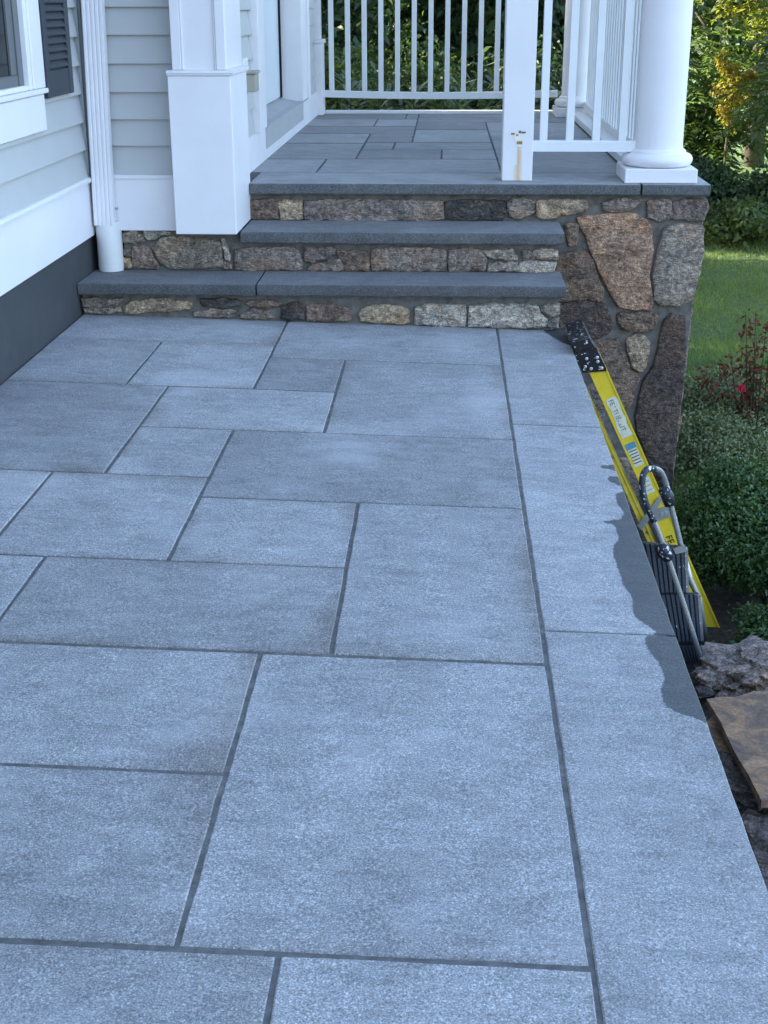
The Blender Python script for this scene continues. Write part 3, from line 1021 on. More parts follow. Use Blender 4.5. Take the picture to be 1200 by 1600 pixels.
# window
win = box('window', 'white', house, -1.6155, -1.577, 4.10, 5.432, .868, 1.004, c=.002)      # flat apron board under the sill
MB().box(-1.6150, -1.566, 4.10, 5.462, 1.007, 1.026, c=.003).build('sill', 'white', win)
MB().box(-1.6150, -1.573, 5.300, 5.450, 1.0275, 2.35, c=.003).build('casing', 'white', win)
MB().box(-1.6150, -1.580, 5.262, 5.298, 1.0275, 2.30, c=.002).build('casing', 'white', win)
MB().box(-1.6150, -1.585, 4.30, 5.260, 1.0275, 1.046, c=.002).build('casing', 'white', win)
box('sash', 'sash', win, -1.6145, -1.600, 5.20, 5.2605, 1.0475, 2.3)
box('sash', 'sash', win, -1.6145, -1.603, 4.30, 5.1985, 1.0475, 1.085)
box('sash', 'sash', win, -1.6145, -1.605, 5.13, 5.1975, 1.0865, 2.3)
box('pane', 'glass', win, -1.6145, -1.611, 4.30, 5.1285, 1.0865, 2.3)
# shutter
shut = MB().box(-1.598, -1.5805, 5.456, 5.842, .985, 2.3).build('shutter', 'shutter', house)
MB().box(-1.5803, -1.566, 5.456, 5.512, .985, 2.3, c=.003).build('stile', 'shutter', shut)
MB().box(-1.5803, -1.566, 5.786, 5.842, .985, 2.3, c=.003).build('stile', 'shutter', shut)
MB().box(-1.5803, -1.5685, 5.514, 5.784, .985, 1.088, c=.004).build('bottom_panel', 'shutter', shut)
lv = None
for k in range(24):
    z0 = 1.0935 + .0304 * k
    if lv is None:
        lv = MB().prism([(-1.5802, z0), (-1.5665, z0 + .002), (-1.5665, z0 + .007), (-1.5780, z0 + .029), (-1.5802, z0 + .029)], 1, 5.514, 5.784).build('louver', 'shutter', shut)
        o = lv
    else:
        o = lv.copy()
        COL.objects.link(o)
        place(o, WORLD[lv] + Vector((0, 0, .0304 * k)), shut)
# return wall beside the downspout
box('return_wall', 'siding', house, -1.604, -1.01, 6.130, 6.1995, .3725, 3.2)
box('skirt_board', 'white', house, -1.500, -1.199, 6.098, 6.129, .3705, .600)
MB().prism([(6.129, .6015), (6.090, .6015), (6.090, .608), (6.098, .616), (6.129, .620)], 0, -1.500, -1.199).build('skirt_cap', 'white', house)
zr = [.6175, .744, .857, .972, 1.091, 1.209, 1.323, 1.44]
for i in range(len(zr) - 1):
    lap(body2, 'y', 6.1285, -1, -1.50, -1.19, zr[i], zr[i + 1])
for k in range(12):
    lap(body2, 'y', 6.1285, -1, -1.50, -1.19, 1.44 + .1175 * k, 1.44 + .1175 * (k + 1))
# downspout
dsx0, dsx1 = -1.583, -1.489
yf_, ybk = 6.040, 6.088
pr = []
nf = 5
for i in range(nf):
    a = dsx0 + (dsx1 - dsx0) * i / nf
    w = (dsx1 - dsx0) / nf
    pr += [(a + .001, yf_ + (.004 if 0 < i else .008)), (a + .35 * w, yf_), (a + .80 * w, yf_), (a + w - .001, yf_ + (.004 if i < nf - 1 else .008))]
pr += [(dsx1, ybk), (dsx0, ybk)]
nP = len(pr)
v = [(x, y_, .40) for x, y_ in pr] + [(x + .054, y_, 3.1) for x, y_ in pr]
MB().add(v, [tuple(range(nP)), tuple(range(2 * nP - 1, nP - 1, -1))] + [(i, (i + 1) % nP, nP + (i + 1) % nP, nP + i) for i in range(nP)]).build('downspout', 'white', house)
MB().lathe((-1.528, 6.098), [(.0565, .190), (.0575, .194), (.0575, .409), (.0565, .413), (.052, .413), (.052, .36), (.001, .36)], 32).build('drain_pipe', 'pvc', house, smooth=R_(35))
for sx_, zz in ((-1.592, .468), (-1.482, .47)):
    MB().box(sx_ - .006, sx_ + .006, 6.075, 6.090, zz - .004, zz + .004).build('strap', 'alu', house)
# pilaster at the porch corner
pil = MB().box(-1.197, -.9245, 5.980, 6.462, .3725, 1.046, c=.003).build('pilaster', 'white', house)
MB().box(-1.1985, -.916, 5.973, 6.462, 1.0465, 1.052, c=.0015).build('cap_moulding', 'white', pil)
MB().prism([(5.973, 1.0525), (5.970, 1.058), (5.986, 1.067), (6.462, 1.067), (6.462, 1.0525)], 0, -1.200, -.913).build('cap_moulding', 'white', pil)
box('pilaster_shaft', 'white', pil, -1.158, -.960, 6.010, 6.461, 1.0675, 2.95)
for a, b in ((-1.176, -1.136), (-.985, -.944)):
    MB().box(a, b, 5.994, 6.009, 1.068, 2.94, c=.002).build('panel_stile', 'white', pil)
MB().box(-1.1355, -1.126, 6.0005, 6.0095, 1.0685, 2.9, c=.003).build('panel_moulding', 'white', pil)
MB().box(-.995, -.9855, 6.0005, 6.0095, 1.0685, 2.9, c=.003).build('panel_moulding', 'white', pil)
MB().box(-.9595, -.943, 6.010, 6.461, 1.0678, 2.94, c=.002).build('panel_stile', 'white', pil)
# porch wall: baseboard, laps, door
box('baseboard', 'white', house, -1.0, -.973, 6.462, 10.52, PZ + .001, .7125)
zd = [.7135, .838, .956, 1.074, 1.19, 1.306, 1.423]
for i in range(len(zd) - 1):
    lap(body2, 'x', -1.002, 1, 6.463, 7.085, zd[i], zd[i + 1])
    lap(body2, 'x', -1.002, 1, 9.845, 10.50, zd[i], zd[i + 1])
for k in range(12):
    for a, b in ((6.463, 7.085), (9.845, 10.5)):
        lap(body2, 'x', -1.002, 1, a, b, 1.423 + .1175 * k, 1.423 + .1175 * (k + 1))
door = MB().box(-1.142, -1.118, 7.40, 9.40, .745, 2.75, c=.003).build('door', 'door', house)
MB().box(-1.002, -.948, 7.088, 7.135, .7130, 2.75, c=.002).build('door_casing', 'white', door)
MB().box(-1.002, -.962, 7.137, 7.44, .7130, 2.75, c=.002).build('door_casing', 'white', door)
MB().box(-1.116, -.968, 9.402, 9.70, .7130, 2.75, c=.002).build('door_casing', 'white', door)
MB().box(-1.002, -.955, 9.702, 9.84, .7130, 2.75, c=.002).build('door_casing', 'white', door)
box('jamb_gap', 'black_gap', door, -1.117, -1.105, 9.375, 9.3995, .745, 2.75)  # black strip standing for the dark gap beside the jamb
MB().prism([(-1.1425, .6), (-.966, .6), (-.966, .7105), (-1.1425, .742)], 1, 7.445, 9.400).build('door_sill', 'wood_sill', door)
MB().box(-1.0015, -.956, 7.45, 9.68, .7136, .7200, c=.001).build('door_sill', 'wood_sill', door)
# outlet with its taupe cover beside the pilaster
ob = MB().box(-1.002, -.962, 6.66, 6.80, .925, 1.09, c=.004).build('outlet_box', 'white', house)
MB().box(-.9618, -.917, 6.700, 6.83, .935, 1.018, c=.003).build('outlet_cover', 'taupe', ob)
MB().box(-.964, -.910, 6.690, 6.84, 1.019, 1.031, c=.002).build('outlet_lid', 'taupe', ob)
# engaged half post at the far end of the wall
ep = MB().box(-1.002, -.932, 10.505, 10.72, PZ + .001, 1.055, c=.003).build('end_pilaster', 'white', house)
MB().box(-1.002, -.922, 10.495, 10.73, 1.0555, 1.085, c=.004).build('cap_moulding', 'white', ep)
MB().box(-1.002, -.950, 10.52, 10.71, 1.0855, 2.95, c=.002).build('pilaster_shaft', 'white', ep)

# =================================================================== YELLOW STEPLADDER
YL = 5.40
lad = thing('stepladder', 'paint splattered yellow fibreglass stepladder leaning on the patio edge by the stone wall', 'ladder', (.95, YL + .15, GZ))


def lp(px, py, y=YL):
    return aty(px, py, y)


def plate(pts, y, th, mat, name, parent, c=0):
    """a solid of thickness th going away from the viewer, outline measured on its front plane"""
    w = [aty(a, b, y) for a, b in pts]
    n = len(w)
    v = [p for p in w] + [p + Vector((0, th, 0)) for p in w]
    return MB().add(v, [tuple(range(n)), tuple(range(2 * n - 1, n - 1, -1))] + [(i, (i + 1) % n, n + (i + 1) % n, n + i) for i in range(n)]).build(name, mat, parent)


def channel(tl, tr, br, bl, y, depth, name, mat='yellow'):
    """side rail: a web facing us with two flanges running back"""
    A, B, C, D = [aty(*q, y) for q in (tl, tr, br, bl)]
    u = (D - A).normalized()
    w = (B - A).normalized()
    t1, fw = .006, .007
    mb = MB()

    def quadbox(a, b, c_, d, dep):
        v = [a, b, c_, d] + [q + Vector((0, dep, 0)) for q in (a, b, c_, d)]
        mb.add(v, [(0, 1, 2, 3), (7, 6, 5, 4), (0, 4, 5, 1), (1, 5, 6, 2), (2, 6, 7, 3), (3, 7, 4, 0)])
    quadbox(A + w * fw, B - w * fw, C - w * fw, D + w * fw, t1)
    o1, o2 = Vector((0, -.004, 0)), depth
    quadbox(A + o1, A + w * fw + o1, D + w * fw + o1, D + o1, depth)
    quadbox(B - w * fw + o1, B + o1, C + o1, C - w * fw + o1, depth)
    return mb.build(name, mat, lad)


channel((920, 580), (948.5, 577), (1129, 990), (1102, 984), YL, .03, 'front_rail')
channel((896, 588), (905, 588), (1085, 985), (1074, 985), YL + .01, .025, 'rear_rail', 'yellow_old')
# far pair of rails
d2 = .36


def far(p):
    q = aty(*p, YL)
    return q + Vector((0, d2, 0))


for nm, a, b, mt in (('front_rail', ((920, 580), (948.5, 577), (1129, 990), (1102, 984)), .03, 'yellow'), ('rear_rail', ((896, 588), (905, 588), (1085, 985), (1074, 985)), .02, 'yellow_old')):
    w = [far(p) for p in a]
    MB().add([p for p in w] + [p + Vector((0, b, 0)) for p in w], [(0, 1, 2, 3), (7, 6, 5, 4), (0, 4, 5, 1), (1, 5, 6, 2), (2, 6, 7, 3), (3, 7, 4, 0)]).build(nm, mt, lad)
for k in (.22, .48, .74):
    a = lp(920, 582).lerp(lp(1096, 968), k)
    b = lp(946, 578).lerp(lp(1120, 972), k)
    u = (lp(1096, 968) - lp(920, 582)).normalized()
    v = [a, b, b + u * .03, a + u * .03]
    v = [p + Vector((0, .02, 0)) for p in v] + [p + Vector((0, d2, 0)) for p in v]
    MB().add(v, [(0, 1, 2, 3), (7, 6, 5, 4), (0, 4, 5, 1), (1, 5, 6, 2), (2, 6, 7, 3), (3, 7, 4, 0)]).build('step', 'alu_spot', lad)
for k in (.3, .6, .85):
    a = lp(897, 592).lerp(lp(1076, 985), k)
    b = a + Vector((0, d2, 0))
    MB().tube([a + Vector((.01, .01, 0)), b + Vector((.01, 0, 0))], .009, 8).build('rear_bar', 'alu', lad)
# cap
cp = plate([(900, 560), (930, 548), (945, 570), (948, 580), (911, 583)], YL - .012, .30, 'cap', 'top_cap', lad)
plate([(893.5, 536), (921, 529), (931, 546), (902, 552)], YL - .004, .36, 'cap', 'cap_tray', lad)
plate([(897, 553), (931, 543), (948, 577), (911, 582)], YL - .016, .004, 'cap', 'cap_side', lad)
for a, b in ((916.5, 560.5), (933, 558.5), (934, 565), (914.5, 573), (923.5, 576), (940, 575)):
    p = lp(a, b, YL - .017)
    MB().tube([p + Vector((0, .002, 0)), p + Vector((0, -.003, 0)), p + Vector((0, -.006, 0))], [.0072, .0068, .004], 14).build('rivet', 'rivet', cp)
# spreader and its bracket
br = plate([(1020, 797), (1044, 791), (1049, 807), (1026, 815)], YL - .006, .004, 'alu', 'spreader_bracket', lad)
for a, b in ((1034, 804), (1041, 802)):
    p = lp(a, b, YL - .0065)
    MB().tube([p, p + Vector((0, -.004, 0))], .0072, 12).build('rivet', 'rivet', br)
plate([(1030, 776), (1036, 781), (1003, 829), (996, 822)], YL - .013, .005, 'alu', 'spreader_bar', lad)
# stickers and lettering on the web (all measured along the rail)
RA, RB = lp(934, 579), lp(1108, 969)
RU = (RB - RA).normalized()
RWv = (lp(948.5, 577) - lp(920, 580)).normalized()
RWv = (RWv - RU * RWv.dot(RU)).normalized()
FRm = YL - .0012


def on_rail(s, w):
    p = RA + RU * s + RWv * w
    p.y = FRm
    return p


def sticker(s0, s1, w0, w1, mat, name='sticker', dy=0.0, ragged=0.0, parent=None):
    N = 9
    pts = [(s0 + (s1 - s0) * i / N, w0 + random.uniform(-ragged, ragged)) for i in range(N + 1)] + [(s1 - (s1 - s0) * i / N, w1 + random.uniform(-ragged, ragged)) for i in range(N + 1)]
    v = [on_rail(*q) + Vector((0, -dy, 0)) for q in pts]
    n = len(v)
    v += [p + Vector((0, .0008, 0)) for p in v]
    return MB().add(v, [tuple(range(n)), tuple(range(2 * n - 1, n - 1, -1))] + [(i, (i + 1) % n, n + (i + 1) % n, n + i) for i in range(n)]).build(name, mat, parent or lad)


def lettering(txt, s, w, size, mat, along=True, dy=.002, sx=1.0):
    cu = bpy.data.curves.new('lettering', 'FONT')
    cu.body = txt
    cu.size = size
    cu.extrude = .0004
    cu.resolution_u = 2
    tmp = bpy.data.objects.new('tmp', cu)
    me = bpy.data.meshes.new_from_object(tmp)
    bpy.data.objects.remove(tmp)
    me.name = 'lettering'
    me.materials.clear()
    me.materials.append(M[mat])
    o = bpy.data.objects.new('lettering', me)
    COL.objects.link(o)
    p = on_rail(s, w)
    p.y -= dy
    ax = RU if along else RWv
    ay = RWv if along else -RU
    az = ax.cross(ay)
    if az.y > 0:
        ay = -ay
        az = -az
    m = Matrix((ax * sx, ay, az)).transposed().to_4x4()
    place(o, p, lad)
    o.rotation_euler = m.to_euler()
    o.scale = (sx, 1, 1)
    return o


st1 = sticker(.130, .315, -.020, .024, 'label', ragged=.004, dy=.0006)
lettering('FEATHERLITE', .137, -.012, .030, 'grey_ink', True, .0012, .92)
for s_0, s_1, w_0, w_1 in ((.165, .182, -.018, .004), (.205, .214, -.016, .018), (.232, .262, -.006, .020), (.285, .300, -.016, .010)):
    sticker(s_0, s_1, w_0, w_1, 'label', 'worn_patch', .0022, .004)
sticker(.345, .372, -.026, .020, 'label_blue', ragged=.003, dy=.0006)
st2 = sticker(.374, .455, -.022, .016, 'label', ragged=.0025, dy=.0006)
for k in range(5):
    sticker(.380 + .014 * k, .384 + .014 * k, -.020, .014, 'ink', 'print', .0012, .0006)
sticker(.500, .590, -.024, .012, 'label', ragged=.002, dy=.0006)
for k in range(4):
    sticker(.512 + .02 * k, .5145 + .02 * k, -.018, .008, 'grey_ink', 'print', .0012, .0006)
lettering('FEATHERLITE', .800, -.027, .043, 'ink', True, .0016)

# =================================================================== STEP STOOL
YS = 4.95
stool = thing('step_stool', 'folded step stool with a bent grey tube handle and black ribbed treads', 'step stool', (.95, YS, GZ))


def sp(px, py, y):
    return aty(px, py, y)


def smooth_path(pts, k=5):
    P = [Vector(p) for p in pts]
    out = []
    for i in range(len(P) - 1):
        p0, p1, p2, p3 = P[max(i - 1, 0)], P[i], P[i + 1], P[min(i + 2, len(P) - 1)]
        for j in range(k):
            t_ = j / k
            out.append(.5 * ((2 * p1) + (p2 - p0) * t_ + (2 * p0 - 5 * p1 + 4 * p2 - p3) * t_ ** 2 + (3 * p1 - p0 - 3 * p2 + p3) * t_ ** 3))
    out.append(P[-1])
    return out


loop = [sp(1096, 1034, 4.90), sp(1078, 975, 4.90), sp(1060, 920, 4.90), sp(1040, 862, 4.90), sp(1022, 815, 4.90), sp(1010, 787, 4.90), sp(1004, 765, 4.91), sp(1004, 747, 4.92), sp(1010, 734, 4.95), sp(1022, 732, 4.99), sp(1033, 738, 5.03), sp(1041, 757, 5.05), sp(1047, 785, 5.05), sp(1056, 820, 5.05), sp(1066, 862, 5.05)]
sm = smooth_path(loop)
MB().tube(sm, .0112, 14).build('handle_frame', 'alu_spot', stool, smooth=True)
gl = smooth_path(loop[4:10], 6)
MB().tube(gl, .0130, 14).build('grip', 'grip', stool, smooth=True)
MB().tube([sp(1066, 858, 5.05), sp(1078, 905, 5.06), sp(1092, 935, 5.06), sp(1103, 1000, 5.06)], .012, 12).build('rear_tube', 'alu', stool, smooth=True)
MB().tube([sp(1036, 763, 5.045), sp(1043, 775, 5.045), sp(1047, 789, 5.045)], [.021, .026, .021], 14).build('joint', 'grip', stool, smooth=True)
MB().tube([sp(1033, 850, 4.895), sp(1039, 862, 4.895), sp(1045, 874, 4.895)], [.022, .025, .021], 14).build('joint', 'grip', stool, smooth=True)
plate([(1022, 858), (1034, 850), (1042, 876), (1026, 872)], 4.915, .03, 'grip', 'joint', stool)


def ribbed(tl, tr, brr, bl, y):
    A, B, C, D = [sp(*q, y) for q in (tl, tr, brr, bl)]
    mb = MB()
    n = 11
    for i in range(n):
        a0, a1 = i / n, (i + .62) / n
        q = [A.lerp(B, a0), A.lerp(B, a1), D.lerp(C, a1), D.lerp(C, a0)]
        v = [p + Vector((0, -.004, 0)) for p in q] + [p + Vector((0, .004, 0)) for p in q]
        mb.add(v, [(0, 1, 2, 3), (7, 6, 5, 4), (0, 4, 5, 1), (1, 5, 6, 2), (2, 6, 7, 3), (3, 7, 4, 0)], 0)
    q = [A, B, C, D]
    v = [p for p in q] + [p + Vector((0, .022, 0)) for p in q]
    mb.add(v, [(0, 1, 2, 3), (7, 6, 5, 4), (0, 4, 5, 1), (1, 5, 6, 2), (2, 6, 7, 3), (3, 7, 4, 0)], 1)
    t_ = mb.build('tread', ['treadrib', 'rubber'], stool)
    h = (D - A).normalized() * .016
    v = [D, C, C + h, D + h]
    v = [p + Vector((0, -.010, 0)) for p in v] + [p + Vector((0, .024, 0)) for p in v]
    MB().add(v, [(0, 1, 2, 3), (7, 6, 5, 4), (0, 4, 5, 1), (1, 5, 6, 2), (2, 6, 7, 3), (3, 7, 4, 0)]).build('tread_lip', 'rubber', t_)
    h2 = (B - A).normalized() * .006
    v = [B - h2, B + h2, C + h2, C - h2]
    v = [p + Vector((0, -.007, 0)) for p in v] + [p + Vector((0, .02, 0)) for p in v]
    MB().add(v, [(0, 1, 2, 3), (7, 6, 5, 4), (0, 4, 5, 1), (1, 5, 6, 2), (2, 6, 7, 3), (3, 7, 4, 0)]).build('tread_edge', 'alu_spot', t_)


ribbed((985, 846), (1072, 857), (1074, 930), (1000, 922), 5.0)
ribbed((1012, 930), (1092, 929), (1097, 1000), (1030, 1004), 4.97)
ribbed((1040, 1010), (1096, 1010), (1100, 1044), (1060, 1047), 4.95)
pw = [sp(1052, 858, 4.99), sp(1070, 852, 4.99), sp(1072, 862, 4.99), sp(1056, 866, 4.99)]
MB().add([p for p in pw] + [p + Vector((0, .008, 0)) for p in pw], [(0, 1, 2, 3), (7, 6, 5, 4), (0, 4, 5, 1), (1, 5, 6, 2), (2, 6, 7, 3), (3, 7, 4, 0)]).build('bracket', 'rivet', stool)


# =================================================================== ROCK, SLABS
def rock(name, c, r, label, cat, col, seed, squash=.7, mat='stone', rotz=0):
    import bmesh
    bm = bmesh.new()
    bmesh.ops.create_icosphere(bm, subdivisions=5, radius=1)
    for v in bm.verts:
        p = v.co.copy()
        sv = Vector((seed, seed * .7, 0))
        n_ = noise.noise(p * 1.2 + sv) * .36
        cell = noise.voronoi(p * 2.3 + sv)[0]
        n_ += (cell[1] - cell[0]) * .30 - .14                       # split faces with sharp creases between them
        cell = noise.voronoi(p * 5.5 + sv)[0]
        n_ += (cell[1] - cell[0]) * .10 + noise.noise(p * 9 + sv) * .05
        n_ += .05 * math.sin(p.z * 16 + 3 * noise.noise(p * 2))
        v.co = p * (1 + n_)
    me = bpy.data.meshes.new(name)
    for v in bm.verts:
        v.co = Vector((v.co.x * r[0], v.co.y * r[1], v.co.z * r[2]))
    bm.to_mesh(me)
    bm.free()
    me.polygons.foreach_set('use_smooth', [True] * len(me.polygons))
    me.set_sharp_from_angle(angle=R_(28))
    me.materials.append(M[mat])
    o = bpy.data.objects.new(name, me)
    COL.objects.link(o)
    o.rotation_euler.z = rotz
    place(o, c)
    tag(o, label, cat)
    o.color = (*STONE_COL[col], 1)
    return o


STONE_COL['boulder'] = (.30, .25, .22)
b0 = aty(1170, 1045, 4.62)
rock('boulder', (b0.x + .07, 4.66, b0.z - .05), (.25, .19, .12), 'big jagged grey brown boulder beside the foot of the step stool', 'rock', 'boulder', 3.7)
STONE_COL['flag'] = (.12, .105, .10)


def leaning_slab(name, pts, z0, tilt, th, label, cat, mat, col=None):
    """flat piece lying on the heap: outline measured on the level z0, then given its thickness"""
    w = [atz(a, b, z0) for a, b in pts]
    for p in w:
        p.z += tilt * (p.x - w[0].x)
    n = len(w)
    v = [p for p in w] + [p - Vector((0, 0, th)) for p in w]
    o = MB().add(v, [tuple(range(n)), tuple(range(2 * n - 1, n - 1, -1))] + [(i, (i + 1) % n, n + (i + 1) % n, n + i) for i in range(n)]).build(name, mat)
    if col:
        o.color = (*STONE_COL[col], 1)
    tag(o, label, cat)
    return o


leaning_slab('flat_stone', [(1104, 1092), (1128, 1089), (1150, 1090), (1178, 1081), (1215, 1080), (1290, 1075), (1330, 1235), (1260, 1262), (1214, 1250), (1190, 1252), (1170, 1212), (1146, 1172), (1126, 1128)], -.965, .02, .026, 'rust brown streaked flat stone lying below the boulder', 'stone slab', 'board')
leaning_slab('stone_offcut', [(1112, 1120), (1122, 1128), (1140, 1165), (1154, 1190), (1140, 1192), (1128, 1186), (1100, 1130)], -1.03, 0, .03, 'small orange brown offcut under the edge of the streaked flat stone', 'stone slab', 'board')
rock('loose_stone', atz(1150, 1215, -1.08), (.14, .16, .06), 'flat dark stone in the shadow between the streaked slab and the patio', 'rock', 'flag', 9.1)
rock('loose_stone', atz(1192, 1320, -1.10), (.16, .15, .08), 'dark grey stone at the right border of the photo below the streaked slab', 'rock', 'flag', 12.4)
rock('loose_stone', atz(1112, 1062, -1.08), (.06, .05, .035), 'fist sized grey stone between step stool and boulder', 'rock', 'boulder', 15.2)
rg9 = np.random.default_rng(90)
for k, (a_, b_, r_, lb_) in enumerate(((1100, 1080, .035, 'brown chip of stone touching the patio edge below the step stool'), (1128, 1040, .028, 'small chip of stone under the left end of the boulder'), (1165, 1290, .05, 'broken dark chip beside the patio edge in the lower right'),
                                      (1178, 1225, .03, 'small brown chip tucked against the streaked slab'), (1190, 1390, .05, 'lowest dark chip at the patio edge by the right border'))):
    rock('stone_chip', atz(a_, b_, -1.10), (r_, r_ * .8, r_ * .5), lb_, 'rock', 'boulder' if k % 2 else 'flag', 20.3 + 3 * k, rotz=k)
# litter of leaves and chips on the dirt
n = 1500
px_ = rng.uniform(.56, 1.9, n)
py_ = rng.uniform(2.6, 5.6, n)
cc = np.stack([px_, py_, np.full(n, GZ + .05) + .17 * np.exp(-((px_ - 1.25) ** 2 / .18 + (py_ - 4.3) ** 2 / .5))], 1)
a_ = rng.uniform(0, 6.28, n)
s_ = rng.uniform(.006, .019, n)
tl_ = rng.normal(0, .4, (n, 2))
ux = np.stack([np.cos(a_), np.sin(a_), tl_[:, 0]], 1) * s_[:, None]
uy = np.stack([-np.sin(a_), np.cos(a_), tl_[:, 1]], 1) * s_[:, None] * .6
vv = np.stack([cc - ux, cc - uy, cc + ux, cc + uy], 1).reshape(-1, 3)
lit = np_mesh('leaf_litter', vv, np.arange(4 * n).reshape(n, 4), 'litter')
tag(lit, 'brown leaf litter and chips on the dirt below the patio', None, None, 'stuff')


# =================================================================== PLANTS
def leaves(c, nrm, size, aspect=.5, droop=0.0, spread=.8, rg=rng):
    """folded leaves at points c facing roughly along nrm -> verts, faces (two triangles each)"""
    n = len(c)
    d = nrm + rg.normal(0, spread, (n, 3))
    d /= np.linalg.norm(d, axis=1, keepdims=True)
    r = rg.normal(0, 1, (n, 3))
    t_ = r - d * (r * d).sum(1, keepdims=True)
    t_ /= np.linalg.norm(t_, axis=1, keepdims=True)
    b = np.cross(d, t_)
    s = size * rg.uniform(.65, 1.3, n)[:, None]
    tip = c + t_ * s
    tip[:, 2] -= droop * s[:, 0]
    l_ = c + t_ * s * .45 + b * s * aspect * .5 + d * s * .12
    r_ = c + t_ * s * .45 - b * s * aspect * .5 + d * s * .12
    v = np.stack([c, l_, tip, r_], 1).reshape(-1, 3)
    i = np.arange(n)[:, None] * 4
    f = np.concatenate([i + np.array([[0, 2, 1]]), i + np.array([[0, 3, 2]])], 0)
    return v, f


def blob_points(n, centres, radii, shell=.35, rg=rng):
    """points near the surfaces of overlapping lumps, with outward normals"""
    k = rg.integers(0, len(centres), n)
    u = rg.normal(0, 1, (n, 3))
    u /= np.linalg.norm(u, axis=1, keepdims=True)
    C, R = np.array(centres)[k], np.array(radii)[k]
    rad = 1 - shell * rg.random(n) ** 1.5
    return C + u * R * rad[:, None], u


def bush(name, c, r, n, size, mat, label, cat, lumps=14, group=None, aspect=.55, seed=1, spread=.8, lump_r=.42, zmin=GZ):
    rg = np.random.default_rng(seed)
    t_ = thing(name, label, cat, (c[0], c[1], zmin), group)
    cs, rs = [], []
    for i in range(lumps):
        u = rg.normal(0, 1, 3)
        u /= np.linalg.norm(u)
        u[2] = abs(u[2]) * .9 - .15
        k = rg.uniform(.5, .78)
        cs.append(np.array(c) + u * np.array(r) * k)
        q = rg.uniform(.75, 1.25) * lump_r
        rs.append(np.array(r) * q)
    cs.append(np.array(c))
    rs.append(np.array(r) * .7)
    p, nn = blob_points(n, cs, rs, .4, rg)
    keep = p[:, 2] > zmin + .01
    v, f = leaves(p[keep], nn[keep], size, aspect, .15, spread, rg)
    np_mesh('foliage', v, f, mat, t_, (c[0], c[1], zmin))
    mb = MB()
    for i in range(7):
        e = cs[i % len(cs)]
        mb.tube([(c[0] + rg.uniform(-.04, .04), c[1] + rg.uniform(-.04, .04), zmin - .05), ((c[0] + e[0]) / 2, (c[1] + e[1]) / 2, (zmin + e[2]) / 2 + .05), tuple(e)], [.014, .010, .004], 6)
    mb.build('stem', 'twig', t_)
    return t_


bush('boxwood_shrub', (1.49, 5.92, -.96), (.47, .38, .38), 19000, .024, 'leaf_box', 'glossy dark green boxwood right of the ladder foot', 'shrub', 22, 'clipped boxwoods', seed=4)
bush('boxwood_shrub', (1.52, 5.62, -1.03), (.40, .22, .27), 12000, .025, 'leaf_box', 'low dark green boxwood just right of the foot of the yellow rail', 'shrub', 16, 'clipped boxwoods', seed=5, aspect=.5)
bush('boxwood_shrub', (1.47, 5.04, -1.10), (.32, .20, .20), 9000, .025, 'leaf_box', 'lowest dark green boxwood directly behind the boulder', 'shrub', 14, 'clipped boxwoods', seed=15, aspect=.5)
bush('azalea_shrub', (1.42, 6.72, -.93), (.40, .30, .33), 15000, .020, 'leaf_grey', 'grey green small leaved shrub behind the boxwood', 'shrub', 20, 'grey green azaleas', seed=6)
bush('azalea_shrub', (1.56, 7.55, -.90), (.36, .40, .34), 13000, .021, 'leaf_grey', 'grey green shrub against the stone base in front of the lawn', 'shrub', 18, 'grey green azaleas', seed=8)


